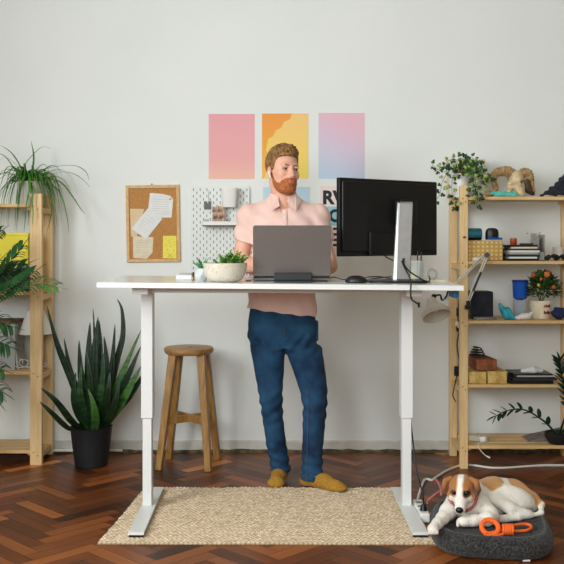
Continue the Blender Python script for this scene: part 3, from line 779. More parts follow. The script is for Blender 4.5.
# faceted little planter
c=Vector(((201.3-HX)/F*4.15,4.15,on(-.32)+.0004))
t=thing('faceted_planter','small faceted marbled planter with a spiky green succulent','planter',c)
mb=MB(); V=[]; n=6
lv=((.022,0,0),(.031,.024,PI/6),(.029,.060,0),(.0255,.060,0),(.024,.045,0))
for r,z,a0 in lv: V+=[c+Vector((r*math.cos(2*PI*k/n+a0),r*math.sin(2*PI*k/n+a0),z)) for k in range(n)]
Fc=[tuple(range(n))[::-1]]
for k in range(n):
    k1=(k+1)%n
    Fc+=[(k,k1,n+k),(k1,n+k1,n+k),(n+k,n+k1,2*n+k1),(n+k,2*n+k1,2*n+k),(2*n+k,2*n+k1,3*n+k1,3*n+k),(3*n+k,3*n+k1,4*n+k1,4*n+k)]
Fc.append(tuple(range(4*n,5*n)))
mb.add(V,Fc); mb.build('pot','marble',t,smooth=False)
mb=MB(); rnd=random.Random(5)
for i in range(19):
    a=i*2.4; el=.35+.9*((i%5)/4); L_=rnd.uniform(.05,.072)
    d=Vector((math.cos(a)*math.cos(el),math.sin(a)*math.cos(el),math.sin(el))); b=c+Vector((0,0,.046))
    mb.blade([b,b+d*L_*.5+Vector((0,0,.006)),b+d*L_],lambda u:.0058*(1-u)**.6*(.6+.4*math.sin(PI*u)),fold=.5)
mb.build('spiky_leaves','aloe',t,solid=.0018)
# white box, small orange piece
bx=Vector(((186-HX)/F*4.45,4.45,on(-.4)+.0004))
mb=MB().box((bx.x-.042,bx.y-.06,bx.z),(bx.x+.032,bx.y+.05,bx.z+.018)); one('note_block',mb,'paper_white','white block of paper lying behind the small faceted planter','paper',smooth=False,bevel=.002)
mb=MB().box((bx.x-.030,bx.y-.04,bx.z+.0185),(bx.x+.030,bx.y+.04,bx.z+.026)); one('pocket_notebook',mb,'grey_paper','thin grey notebook lying on the white block of paper','notebook',smooth=False,bevel=.0015)
oc=Vector(((192.6-HX)/F*4.22,4.22,on(-.36)+.0004)); mb=MB().lathe(oc,[(1e-4,0),(.006,0),(.007,.011),(.005,.018),(1e-4,.018)],20); 
one('orange_eraser',mb,'horn','tiny tan orange eraser beside the small faceted planter','eraser')
pc=Vector((oc.x+.0,oc.y+.05,oc.z)); mb=MB().cyl(pc,pc+Vector((.0,.0,.038)),.004); one('glue_stick',mb,'black_plastic','tiny black stick standing behind the small faceted planter','stick')
# spoon-like dish right of bowl
sc=Vector(((248.5-HX)/F*4.22,4.22,on(-.1)+.0003))
mb=MB(); mb.lathe(sc,[(1e-4,0),(.010,.0005),(.015,.006),(.0145,.0065),(.009,.002),(1e-4,.0015)],24,sx=1.1); mb.beam(sc+Vector((.012,.004,.0055)),sc+Vector((.020,.055,.005)),.005,.0015)
one('metal_spoon',mb,'silver','small shiny metal spoon lying between the planter bowl and the laptop','spoon')

# ================================================================ THINGS ON THE BACK WALL
WY=WALL-.0006
def sheet(px0,py0,px1,py1,th=.001,y=WY): 
    a=W(px0,py1,y); b=W(px1,py0,y); return (a.x,y-th,a.z),(b.x,y,b.z)
def poster(name,m,label,px,group='gradient posters on the wall',cat='poster'):
    lo,hi=sheet(*px); o=MB().box(lo,hi).build(name,m,None,smooth=False); return tag(o,label,cat,group)
poster('poster','poster_pink','plain pink gradient poster on the wall, leftmost of the poster row',(208.7,114,254.6,179))
poster('poster','poster_lilac','lilac to pale blue gradient poster on the wall above the monitor',(318.5,113,364.6,178.7))
poster('poster','poster_blue','pale blue poster on the wall hidden behind the man’s neck',(263,187,310,252))
# orange poster with a wavy paler area
pt=thing('poster','orange and yellow poster with a wavy outline above the man’s head','poster',W(285,178.6,WY),'gradient posters on the wall')
lo,hi=sheet(262,113.6,308.3,178.6); MB().box(lo,hi).build('sheet','poster_orange',pt,smooth=False)
pp=[(292,113.7),(290,119),(284,122),(281,128),(276,130),(273,136),(268,139),(266,150),(270,158),(268,168),(264,178.4),(308.2,178.4),(308.2,113.7)]
MB().prism([W(x,y,WY-.0013) for x,y in pp],(0,.0004,0)).build('yellow_field','poster_yellow',pt,smooth=False)
# typographic poster
ty=thing('lettered_poster','pale pink poster with big black letters and stripes beside the monitor','poster',W(344,253,WY))
lo,hi=sheet(320.3,186,367,253); MB().box(lo,hi).build('sheet','poster_pale',ty,smooth=False)
MB().box(*sheet(322.4,206.5,365.5,225.5,.0006,WY-.0011)).build('blue_band','poster_cyan',ty,smooth=False)
def text(s, px, py, h, mname, parent, y, bold=.03, ws=1):
    cu=bpy.data.curves.new('lettering','FONT'); cu.body=s; cu.size=1; cu.extrude=.0; cu.offset=bold; cu.space_character=ws
    ob=bpy.data.objects.new('tmp',cu); COL.objects.link(ob); dg=bpy.context.evaluated_depsgraph_get()
    me=bpy.data.meshes.new_from_object(ob.evaluated_get(dg)); bpy.data.objects.remove(ob)
    co=np.array([v.co[:] for v in me.vertices]); x0=co[:,0].min(); y0=co[:,1].min(); k=h/F*y/(co[:,1].max()-y0)
    b=W(px,py,y); V=[(b.x+(c[0]-x0)*k,y,b.z+(c[1]-y0)*k) for c in co]
    return link_mesh('lettering',V,[list(p.vertices) for p in me.polygons],mname,parent,smooth=False)
text('RW',323,204.6,14.2,'ink',ty,WY-.0014,.045)
text('O',328.8,222.3,13.2,'ink',ty,WY-.002,.045)
mb=MB()
for a,b in ((227.6,230),(233.2,235.6),(238.6,241),(243.8,246.2)): mb.box(*sheet(333,a,364,b,.0006,WY-.0011))
mb.build('stripes','ink',ty,smooth=False)

# cork board
cb=thing('cork_board','cork notice board in a wooden frame with pinned papers on the wall','notice board',W(153,262,WY))
def P3(x,y,d): 
    v=W(x,y,WY); v.y-=d; return v
mb=MB(); 
fr=((125.8,185.6),(179.3,184.8),(180.6,261.8),(127.2,262.4)); inn=((129.0,188.6),(176.4,188),(177.6,258.8),(130.2,259.2))
for i in range(4):
    j=(i+1)%4; mb.prism([P3(*fr[i],0),P3(*fr[j],0),P3(*inn[j],0),P3(*inn[i],0)],(0,-.016,0))
mb.build('frame','frame_wood',cb,bevel=.002,smooth=False)
MB().prism([P3(*inn[i],.002) for i in range(4)],(0,-.006,0)).build('cork_sheet','cork',cb,smooth=False)
MB().tube([P3(151.5,185.3,.004),P3(151.9,183.6,.006),P3(152.6,185.2,.004)],.0012).build('hanger','bolt',cb)
def note(poly,m,d,label,pin=None,lines=None,curl=0,cat='paper'):
    o=thing('pinned_note',label,cat,P3(poly[0][0],max(p[1] for p in poly),d),'papers pinned to the cork board')
    mb=MB(); mb.prism([P3(x,y,d+(curl if i==2 else 0)) for i,(x,y) in enumerate(poly)],(0,-.0008,0)); mb.build('sheet',m,o,smooth=False)
    if lines:
        mb=MB()
        for (x0,y0,x1,y1) in lines: mb.prism([P3(x0,y0,d+.0015),P3(x1,y1,d+.0015),P3(x1,y1+.28,d+.0015),P3(x0,y0+.28,d+.0015)],(0,-.0002,0))
        mb.build('writing','faint_ink' if m!='sticky_yellow' else 'ink',o,smooth=False)
    if pin:
        p=P3(*pin,d+.002); MB().ball(p+Vector((0,-.004,0)),(.008,.006,.005)).build('pin','pin_yellow' if m!='paper_cream' else 'bolt',o)
    return o
note([(130.3,208.8),(144.5,209),(141,222),(137,237),(131.2,236.4)],'paper_kraft',.009,'tan paper pinned to the cork board, half under the tilted white sheet')
note([(133.2,236.2),(153.6,237.2),(152.8,252.5),(147,258.8),(133.5,257.8)],'paper_cream',.010,'cream note with torn corner pinned lowest on the cork board',None,[(137,240+i*2.4,150,240.4+i*2.4) for i in range(6)])
note([(150.2,193),(163,194),(170.5,195.8),(173.4,199),(171.8,217.6),(160,217.8),(148.4,210)],'paper_white',.010,'white sheet with curled corner and yellow pin, topmost on the cork board',(170.4,199),[(152,199+i*2.3,169,199.8+i*2.3) for i in range(7)],.004)
note([(148.2,208.2),(162.6,219),(146.6,239.3),(131.8,228.8)],'paper_white',.013,'tilted white sheet pinned across the middle of the cork board',None,[(146+i*-1.9,214+i*2.4,156-i*1.9,221.4+i*2.4) for i in range(5)])
note([(163.2,235.8),(176.6,235.8),(176.7,258.4),(163,258.2)],'sticky_yellow',.010,'yellow note with black doodles in the corner of the cork board',None,[(166+1.9*i,238.5+(i*37%5)*.9,167+1.9*i,238.5+(i*37%5)*.9) for i in range(5)]+[(165.5,245,166.7,245),(170.6,246.4,171.8,246.4),(173,250.2,174.6,250.2),(166.6,249.5,168.4,249.5),(168,253.5,172,257),(171.8,253.2,168.2,257.2)])

# pegboard
pb=thing('pegboard','white perforated pegboard mounted on the wall behind the man','pegboard',W(221,278,WY))
pl=W(191.3,278.5,WY); ph=W(249.5,186.2,WY); PY=WALL-.018
poly=[]; r=.02
for cx_,cz_,a0 in ((ph.x-r,ph.z-r,0),(pl.x+r,ph.z-r,90),(pl.x+r,pl.z+r,180),(ph.x-r,pl.z+r,270)):
    for k in range(6): a=math.radians(a0+k*18); poly.append(Vector((cx_+r*math.cos(a),PY,cz_+r*math.sin(a))))
MB().prism(poly,(0,.006,0)).build('board','peg_white',pb,smooth=False)
mb=MB(); nc=17; px_=(ph.x-pl.x-.03)/(nc-1)
for i in range(nc):
    x=pl.x+.015+i*px_
    for j in range(14):
        z=ph.z-.022-j*.0395-(.0197 if i%2 else 0)
        if z<pl.z+.02: continue
        mb.box((x-.0026,PY-.0004,z-.0078),(x+.0026,PY+.0004,z+.0078))
mb.build('slots','peg_hole',pb,smooth=False)
MB().box((pl.x+.03,PY+.006,pl.z+.03),(ph.x-.03,WALL-.0005,ph.z-.03)).build('mount','peg_hole',pb,smooth=False)
def Q(px,py,y): return W(px,py,y)
a=Q(202.3,226,PY-.1); b=Q(247,221.3,PY-.1)
mb=MB().box((a.x,PY-.11,a.z),(b.x,PY-.001,a.z+.006)); mb.box((a.x,PY-.11,a.z),(b.x,PY-.106,b.z)); mb.box((a.x,PY-.11,a.z),(a.x+.003,PY-.001,b.z)); mb.box((b.x-.003,PY-.11,a.z),(b.x,PY-.001,b.z))
one('pegboard_shelf',mb,'white_plastic','narrow white shelf hooked onto the pegboard','shelf',smooth=False,bevel=.001); shz=a.z+.006
# bin
bc=Q(229.5,207.3,PY-.05); mb=MB(); h=.115
V=[]
for zz,s_ in ((0,.80),(h,1.0),(h,.94),(.004,.74)):
    for k in range(32):
        an=2*PI*k/32; c_,s2=math.cos(an),math.sin(an); V.append((bc.x+.052*s_*math.copysign(abs(c_)**.6,c_),bc.y+.001+.045*s_*math.copysign(abs(s2)**.6,s2),bc.z+zz))
Fc=[tuple(range(32))[::-1],tuple(range(96,128))]
for l in range(3): Fc+=[(l*32+k,l*32+(k+1)%32,(l+1)*32+(k+1)%32,(l+1)*32+k) for k in range(32)]
mb.add(V,Fc); one('pegboard_bin',mb,'white_plastic','white plastic bin hanging near the top of the pegboard','bin')
# polaroid + clip
ph1=thing('instant_photo','dark square instant photo clipped to the pegboard','photo',Q(207.5,211,PY-.003),'photos on the pegboard')
a=Q(203.4,211,PY-.003); b=Q(211.8,200.5,PY-.003)
MB().box((a.x,PY-.003,a.z),(b.x,PY-.002,b.z)).build('print_border','paper_white',ph1,smooth=False)
a=Q(204,209.6,PY-.003); b=Q(211.3,201.2,PY-.003)
MB().box((a.x,PY-.0038,a.z),(b.x,PY-.003,b.z)).build('picture','photo_black',ph1,smooth=False)
a=Q(207.6,203,PY-.01); mb=MB().beam(a+Vector((0,.004,0)),a+Vector((.002,.004,.075)),.007,.006); one('pegboard_clip',mb,'white_plastic','white clip holding the dark photo on the pegboard','clip',smooth=False,bevel=.001)
for (x0,x1,y0,yy,lb) in ((212.4,218.6,206.5,PY-.035,'small brown photo standing on the left of the pegboard shelf'),(217.8,224.4,206,PY-.05,'small reddish photo leaning beside a brown one on the pegboard shelf')):
    a=Q(x0,221,yy); b=Q(x1,y0,yy)
    mb=MB().box((a.x,yy,shz+.0005),(b.x,yy+.0015,b.z)); one('small_photo',mb,'photo_brown',lb,'photo','photos on the pegboard',smooth=False)
a=Q(221.5,207,PY-.01); mb=MB().beam(a+Vector((.002,0,0)),a+Vector((0.004,.002,.05)),.006,.006); one('pegboard_clip',mb,'white_plastic','white clip above the small photos on the pegboard','clip',smooth=False,bevel=.001)
c=Q(229,220,PY-.06); c.z=shz+.0005
mb=MB(); mb.ball(c+Vector((0,0,.013)),(.015,.014,.013)); mb.tube([c+Vector((-.014,0,.014)),c+Vector((-.012,.004,.032)),c+Vector((-.004,.004,.03))],.002); one('toy_camera',mb,'black','small round black trinket on the pegboard shelf','trinket')
c=Q(206,220,PY-.06); mb=MB().box((c.x-.015,c.y-.01,shz+.0005),(c.x+.015,c.y+.01,shz+.034)); one('blue_notepad',mb,'grey_paper','small blue grey pad at the left end of the pegboard shelf','notepad',smooth=False)
# ================================================================ THE MAN BEHIND THE DESK
man=thing('person','bearded man in pink short sleeved shirt and jeans standing behind the desk','person',(.06,4.85,0))
HC=np.array([.059,4.83,1.654]); TH=math.radians(28); ROLL=math.radians(-3)
hr=np.array([math.cos(TH),math.sin(TH),0.]); hf=np.array([math.sin(TH),-math.cos(TH),0.]); hu=np.array([0,0,1.])
c_,s_=math.cos(ROLL),math.sin(ROLL)
hr,hu=hr*c_+hu*s_, hu*c_-hr*s_                        # the head is tipped a little
HR=np.stack([hr,hf,hu])
def H(u,v,w): return HC+hr*u+hf*v+hu*w
def hloc(X,Y,Z):
    x,y,z=X-HC[0],Y-HC[1],Z-HC[2]
    return [HR[i,0]*x+HR[i,1]*y+HR[i,2]*z for i in range(3)]
def head_core(f,g=0,k=.012):
    f.ell(H(0,-.018,.030),(.076+g,.096+g,.092+g),HR,k)
    f.ell(H(0,.022,-.035),(.064+g,.066+g,.082+g),HR,k+.01)
    f.ell(H(0,.028,-.078),(.054+g,.050+g,.036+g),HR,k+.01)
    f.ell(H(0,.060,-.103),(.026+g,.020+g,.016+g),HR,k+.012)
hf_=Field(HC-[.16,.16,.24],HC+[.16,.16,.16],.0026)
head_core(hf_)
hf_.ell(H(0,.074,.020),(.052,.016,.012),HR,.014)       # brow
for s in (-1,1):
    hf_.ell(H(s*.044,.052,-.030),(.020,.026,.020),HR,.02)
    hf_.ell(H(s*.033,.096,-.001),(.019,.018,.012),HR,.012,'s')
    hf_.ell(H(s*.033,.0785,.0080),(.018,.0125,.0060),HR,.004)   # upper lid
    hf_.ell(H(s*.033,.0765,-.0115),(.016,.0115,.0045),HR,.004)  # lower lid
    hf_.ell(H(s*.079,-.008,-.018),(.008,.017,.030),HR,.006)
    hf_.ell(H(s*.087,-.004,-.014),(.005,.010,.018),HR,.004,'s')
    hf_.ell(H(s*.012,.095,-.040),(.009,.010,.008),HR,.008)
hf_.cone(H(0,.082,.012),H(0,.103,-.034),.0085,.0115,.012)
hf_.ell(H(0,.083,-.066),(.030,.018,.022),HR,.016)
hf_.ell(H(0,.099,-.0625),(.020,.008,.0042),HR,.004)
hf_.ell(H(0,.098,-.0715),(.017,.008,.0052),HR,.004)
hf_.op(lambda X,Y,Z: np.sqrt(((hloc(X,Y,Z)[0])/.022)**2+((hloc(X,Y,Z)[1]-.108)/.006)**2+((hloc(X,Y,Z)[2]+.0668)/.0014)**2)*.0014-.0014,H(0,.1,-.067)-.03,H(0,.1,-.067)+.03,.002,'s')
hf_.chain([H(0,-.022,-.06),(.058,4.862,1.50),(.060,4.875,1.44)],[.060,.057,.068],.02)
Vh,Qh=hf_.mesh()
def smooth_mesh(V,Q,n):
    for _ in range(n):
        acc=np.zeros_like(V); cnt=np.zeros(len(V))
        for i in range(4):
            np.add.at(acc,Q[:,i],V[Q[:,(i+1)%4]]); np.add.at(cnt,Q[:,i],1)
        V=V*.5+.5*acc/np.maximum(cnt,1)[:,None]
    return V
Vh=smooth_mesh(Vh,Qh,1)
lips=lambda C:(lambda u,v,w:(np.abs(u)<.019-abs(0))&(v>.088)&(w<-.0585)&(w>-.077)&(((u/.0195)**2+((w+.0672)/.0088)**2)<1))(*hloc(C[:,0],C[:,1],C[:,2]))
Ih=lips(Vh[Qh].mean(1)).astype(int)

# arms and hands; body under the clothes
SHL,SHR=np.array([-.118,4.885,1.405]),np.array([.238,4.885,1.405])
ELL,ELR=np.array([-.176,4.865,1.150]),np.array([.306,4.865,1.145])
WRL,WRR=np.array([-.010,4.575,1.158]),np.array([.175,4.575,1.158])
bf=Field((-.30,4.30,.0),(.42,5.08,1.52),.0062)
bf.loft([(.80,.053,4.88,.150,.095),(1.0,.055,4.88,.150,.095),(1.2,.060,4.88,.155,.100),(1.36,.062,4.885,.165,.095),(1.44,.060,4.885,.10,.07),(1.49,.060,4.87,.06,.055)],.03)
bf.chain([(-.012,4.88,.84),(-.018,4.88,.66),(-.005,4.85,.44),(.047,4.89,.10)],[.070,.064,.044,.032],.03)
bf.chain([(.12,4.88,.84),(.170,4.87,.66),(.222,4.79,.44),(.208,4.785,.10)],[.070,.062,.044,.032],.03)
bf.chain([(.035,4.885,.10),(.035,4.90,.045),(.025,4.78,.03)],[.034,.03,.026],.02)
bf.chain([(.205,4.785,.10),(.205,4.78,.05),(.31,4.68,.03)],[.034,.03,.026],.02)
Vb,Qb=bf.mesh()
af=Field((-.30,4.30,1.05),(.42,4.98,1.47),.0034)
for sh,el,wr,s in ((SHL,ELL,WRL,-1),(SHR,ELR,WRR,1)):
    af.cone(sh,el+(sh-el)*.15,.050,.040,.02)
    mid=el+(wr-el)*.28+np.array([0,0,.004])
    af.chain([el+(sh-el)*.15,el,mid,wr-(wr-el)*.08,wr],[.040,.037,.042,.027,.026],.018)
    d=(wr-el)*np.array([1,1,0]); d=np.array([0.10*-s,-1,0]); d/=np.linalg.norm(d)       # hands point to the laptop
    lat=np.array([-d[1],d[0],0])*(-1)                                                    # to the viewer's right of the hand
    palm=wr+d*.048
    af.ell(palm+np.array([0,0,-.002]),(.040,.046,.014),np.stack([lat,d,[0,0,1]]),.015)
    inner=-s                                                                              # the thumb is on the inside
    for i,(off,ln,r) in enumerate(((-.030,.060,.0075),(-.010,.072,.0082),(.011,.074,.0084),(.031,.066,.0080))):
        o=off*(-inner)*-1
        b=wr+d*.082+lat*(off*inner)+np.array([0,0,.0]); 
        k1=b+d*ln*.42+np.array([0,0,.008]); k2=k1+d*ln*.30+np.array([0,0,-.008]); k3=k2+d*ln*.22+np.array([0,0,-.015])
        af.chain([wr+d*.055+lat*(off*inner*.8),b,k1,k2,k3],[r+.002,r+.001,r,r*.93,r*.82],.004)
    t0=wr+d*.02+lat*(.028*inner); t1=t0+d*.030+lat*(.020*inner)+np.array([0,0,-.006]); t2=t1+d*.034+lat*(-.002*inner)+np.array([0,0,-.006])
    af.chain([t0,t1,t2],[.014,.0105,.009],.006)
Va,Qa=af.mesh(); Va=smooth_mesh(Va,Qa,1)
V=np.concatenate([Vh,Vb,Va]); Q=np.concatenate([Qh,Qb+len(Vh),Qa+len(Vh)+len(Vb)])
I=np.concatenate([Ih,np.zeros(len(Qb)+len(Qa),int)])
link_mesh('body',V,Q,['skin','lip'],man,idx=I)

# eyes look to the viewer's right
for s in (-1,1):
    c=Vector(H(s*.0325,.0722,-.0020)); mb=MB().ball(c,.0125,20); e=mb.build('eye','eye_white',man)
    g=Vector(hf*.90+hr*.42+hu*.02).normalized()
    def cap(r0,r1,off,mn,nm):
        mb=MB(); R=Vector((0,0,1)).rotation_difference(g).to_matrix()
        mb.lathe(c,[(r0*math.sin(PI/2*i/4)+1e-5, math.sqrt(max(0,r1*r1-(r0*math.sin(PI/2*i/4))**2))) for i in range(5)],16,T=R); mb.build(nm,mn,e)
    cap(.0085,.0128,0,'iris','iris'); cap(.0040,.0133,0,'black','pupil')
# eyebrows
for s in (-1,1):
    f=Field(H(s*.034,.085,.02)-.035,H(s*.034,.085,.02)+.035,.0016)
    f.chain([H(s*.013,.0895,.0165),H(s*.032,.0865,.0195),H(s*.051,.069,.0175)],[.0030,.0034,.0020],.003)
    f.warp(lambda X,Y,Z: .0006*sins(X,Y,Z,900))
    sculpt('eyebrow',f,'beard',man,1)
# hair: short sides, curly top
f=Field(HC-[.15,.15,.16],HC+[.15,.15,.18],.0030)
f.ell(H(0,-.022,.036),(.0835,.1020,.0955),HR,.01)
rnd=random.Random(12)
f.ell(H(0,-.001,.080),(.068,.085,.056),HR,.02)
for i in range(110):
    a=rnd.uniform(0,2*PI); el=rnd.uniform(.25,1.5)
    u=.071*math.cos(a)*math.cos(el); v=.087*math.sin(a)*math.cos(el)-.001; w=.078+.060*math.sin(el)-.008
    if v<-.04 and w<.09: continue
    p=H(u,v,w); q=H(u+rnd.uniform(-.014,.014),v+rnd.uniform(-.012,.016),w+rnd.uniform(-.002,.006))
    f.cone(p,q,rnd.uniform(.0075,.012),.006,.0015)
for i in range(9):
    u=-.052+i*.0125; f.cone(H(u,.062-.35*abs(u),.082),H(u+.006,.070-.5*abs(u),.086+.005*(i%2)),.012,.010,.004)
def hair_cut(X,Y,Z):
    u,v,w=hloc(X,Y,Z)
    g=np.interp(v,[-.12,-.07,-.03,-.006,.014,.024,.030,.042,.062,.075,.11],[-.085,-.080,-.055,-.008,-.012,-.006,.030,.056,.064,.067,.070])
    return (g-w)*.8
f.cut(hair_cut); f.warp(lambda X,Y,Z: .0016*sins(X,Y,Z,300)+.0010*sins(X,Y,Z,520,1))
sculpt('hair',f,'hair',man,1)
# beard and moustache
f=Field(HC-[.11,.13,.17],HC+[.11,.14,.04],.0026)
head_core(f,.0042,.012)
f.ell(H(0,.060,-.104),(.036,.030,.022),HR,.02); f.ell(H(0,.0845,-.066),(.034,.0205,.024),HR,.012)
f.ell(H(0,.045,-.106),(.044,.042,.020),HR,.02)
f.chain([H(-.026,.088,-.066),H(-.010,.1015,-.0525),H(0,.103,-.051),H(.010,.1015,-.0525),H(.026,.088,-.066)],[.0065,.0062,.005,.0062,.0065],.004)
def beard_cut(X,Y,Z):
    u,v,w=hloc(X,Y,Z)
    g=np.interp(v,[-.03,-.012,.0,.018,.045,.062,.074,.09,.12],[-.02,.0,-.018,-.046,-.074,-.074,-.058,-.0495,-.0485])
    d=np.maximum((w-g)*.8,(-.016-v)*1.0+0*w)
    mouth=np.sqrt((u/.0205)**2+((w+.0672)/.0092)**2)-1
    d=np.maximum(d,np.where(v>.07,-mouth*.009,-1))
    cheek=np.maximum(np.maximum(w+.066-np.abs(u)*.0,-(w+.0)-1),0)
    return d
f.cut(beard_cut); f.warp(lambda X,Y,Z: .0009*sins(X,Y,Z,520)+.0005*sins(X,Y,Z,900,2))
sculpt('beard',f,'beard',man,1)
# earbud
e=H(-.0875,.010,-.022); mb=MB().ball(Vector(e),.0085,14); mb.cyl(Vector(H(-.089,.012,-.024)),Vector(H(-.085,.022,-.052)),.0042); mb.build('earbud','white_plastic',man)

# ---- shirt
f=Field((-.30,4.68,.84),(.46,5.06,1.56),.0048)
f.loft([(.850,.053,4.878,.184,.122),(.95,.053,4.878,.181,.120),(1.08,.053,4.875,.176,.115),(1.20,.058,4.88,.182,.118),(1.32,.062,4.885,.190,.120),(1.40,.064,4.885,.186,.108),(1.455,.062,4.887,.138,.084),(1.490,.061,4.885,.092,.072),(1.530,.060,4.872,.068,.068)],.03,p=2.4)
for sh,el,s in ((SHL,ELL,-1),(SHR,ELR,1)):
    sh2=sh+np.array([s*.004,0,.006]); end=el+(sh-el)*.47
    f.cone(np.array([.06+s*.075,4.885,1.445]),sh2,.050,.056,.04)
    f.cone(sh2,end,.060,.0605,.035)
    ax=(el-sh)/np.linalg.norm(el-sh)
    f.op(lambda X,Y,Z: np.maximum((X-end[0])*ax[0]+(Y-end[1])*ax[1]+(Z-end[2])*ax[2], np.sqrt((X-end[0])**2+(Y-end[1])**2+(Z-end[2])**2)-.09)*-1 if False else
         np.maximum(-((X-end[0])*ax[0]+(Y-end[1])*ax[1]+(Z-end[2])*ax[2]), np.sqrt((X-end[0])**2+(Y-end[1])**2+(Z-end[2])**2)-.085), end-.09,end+.09,.004,'s',.01)
    f.cone(end-ax*.020,end+ax*.05,.052,.052,.002,'s')
f.cut(lambda X,Y,Z: (.925-.124*(X+.12))-Z+0*Y)
# open neckline
f.cone((.062,4.83,1.490),(.060,4.865,1.57),.050,.064,.006,'s'); f.ell((.063,4.785,1.475),(.020,.05,.052),None,.006,'s')
def folds(X,Y,Z):
    a=.0030*np.sin((X*1.0+Z*.75)*62+3*np.sin(Z*9))*np.exp(-((Z-1.30)/.16)**2)
    b=.0030*np.sin((Z*1.1-np.abs(X-.06)*1.4)*75+X*8)*np.exp(-((Z-1.12)/.10)**2)
    c=.0022*np.sin(X*70+Z*22)*np.exp(-((Z-.90)/.12)**2)
    arm=.0022*np.sin((Z*.7+X*.8)*80)*(np.abs(X-.06)>.17)
    return a+b+c+arm+.0015*sins(X,Y,Z,38)
f.warp(folds)
shirt=sculpt('shirt',f,'shirt',man,2)
# collar: a band round the neck and two pointed flaps
mb=MB(); n=36
cpos=lambda a,r,z: Vector((.060+r*math.sin(a), 4.868-r*math.cos(a), z))
ring=[]
for k in range(n+1):
    a=.30+(2*PI-.60)*k/n; back=.5-.5*math.cos(a)           # 0 at the throat, 1 at the nape
    zt=1.510+.042*back; ring.append((a,zt))
V=[];Fc=[]
for a,zt in ring:
    for r,z in ((.066,zt-.030),(.0655,zt),(.070,zt+.001),(.080,zt-.036),(.076,zt-.038)): 
        V.append(cpos(a,r*(1.0),z))
m=5
for k in range(n): Fc+=[(k*m+j,(k+1)*m+j,(k+1)*m+j+1,k*m+j+1) for j in range(m-1)]
mb.add(V,Fc)
mb.build('collar','shirt',man,solid=.0015)
def flap(p,th):
    P=[Vector(x) for x in p]; mb=MB(); mb.prism(P,th); return mb.build('collar_flap','shirt',man,bevel=.001,smooth=False)
for s in (-1,1):
    
    
    flap([cpos(s*.42,.074,1.513),cpos(s*1.05,.076,1.532),cpos(s*1.15,.102,1.488),(.062+s*.064,4.760,1.437),(.062+s*.022,4.772,1.462)],(0,-.003,-.001))
# placket and buttons
mb=MB(); 
yf=lambda z: np.interp(z,[1.10,1.20,1.32,1.40,1.455],[4.758,4.759,4.762,4.775,4.803])
V=[]; zs=np.linspace(1.335,1.445,12)
for z in zs: 
    y=float(yf(z))-.004
    V+=[(.050,y+.001,z),(.050,y-.0015,z),(.076,y-.0015,z),(.076,y+.001,z)]
Fc=[]
for k in range(11): Fc+=[(k*4+j,k*4+j+1,k*4+j+5,k*4+j+4) for j in range(3)]
mb.add(V,Fc); mb.build('placket','shirt',man)
for z in (1.36,1.40,1.432):
    y=float(yf(z))-.0062; MB().cyl((.063,y+.002,z),(.063,y-.0012,z),.0048,n=14).build('button','button',man)

# ---- jeans
f=Field((-.16,4.66,.0),(.34,5.02,.96),.0050)
def lrow(py,x0,x1,D,ry,dy=0): 
    return (CH-(py-HY)/F*D, ((x0+x1)/2-HX)/F*D, D+dy, (x1-x0)/2/F*D, ry)
f.loft([lrow(345,249.5,285,4.87,.100,.01),lrow(358,252,284.5,4.87,.090),lrow(370,254.5,284,4.87,.084),lrow(385,257,283,4.85,.077),lrow(400,259.5,282.5,4.84,.070),lrow(415,262,283,4.85,.068),lrow(430,264,284.5,4.87,.066),lrow(445,266.5,286.5,4.88,.062),lrow(460,269.5,289,4.885,.058),lrow(470,271.5,290,4.89,.060)],.012,p=2.1)
f.loft([lrow(345,283,321,4.87,.100,.01),lrow(358,288.5,323.5,4.86,.092),lrow(372,293.5,325.5,4.83,.086),lrow(385,298,327,4.81,.080),lrow(398,301.5,327.5,4.79,.074),lrow(412,303,326.5,4.78,.070),lrow(430,302.5,324.5,4.78,.066),lrow(445,302.3,323.3,4.78,.062),lrow(460,302,322.5,4.78,.060),lrow(478.5,301.5,322.5,4.78,.062)],.012,p=2.1)
f.loft([(.715,.058,4.885,.150,.105),(.77,.055,4.885,.183,.118),(.84,.054,4.885,.182,.112),(.90,.053,4.88,.172,.102),(.95,.053,4.88,.165,.100)],.03,p=2.4)
def jf(X,Y,Z):
    a=.0042*np.sin(Z*95+np.abs(X-.06)*60)*np.exp(-((Z-.42)/.09)**2)
    b=.0040*np.sin(Z*120+X*30)*np.exp(-((Z-.12)/.09)**2)
    c=.0045*np.sin((Z*.9-np.abs(X-.065)*1.3)*80)*np.exp(-((Z-.74)/.06)**2)
    return a+b+c+.0016*sins(X,Y,Z,45)
f.warp(jf)
jeans=sculpt('jeans',f,'denim',man,2)
mb=MB(); mb.tube([W(284,327,4.77),W(284.3,335,4.768),W(284.5,343,4.775)],.0018,n=6); mb.build('fly_seam','denim_seam',man)
mb=MB(); mb.tube([W(306.5,390,4.716),W(307.8,410,4.708),W(307.5,435,4.713),W(307,460,4.719),W(306.5,480,4.717)],.0013,n=6); mb.build('leg_seam','denim_seam',man)
for x0,x1,py,D,r in ((271.5,290,468.5,4.89,.061),(301.5,322.5,477,4.78,.063)):
    c=W((x0+x1)/2,py,D); mb=MB(); w_=(x1-x0)/2/F*D
    mb.lathe(c,[(w_+.002,-.008),(w_+.0035,-.004),(w_+.0035,.010),(w_+.0015,.013)],40,sy=r/w_); mb.build('hem','denim_hem',man,solid=.003)
# pocket with a phone bulging at his hip
c=W(316.5,331,4.89); mb=MB(); mb.box((c.x-.012,c.y-.035,c.z-.05),(c.x+.008,c.y+.035,c.z+.055),None); mb.build('pocket','denim',man,bevel=.006)
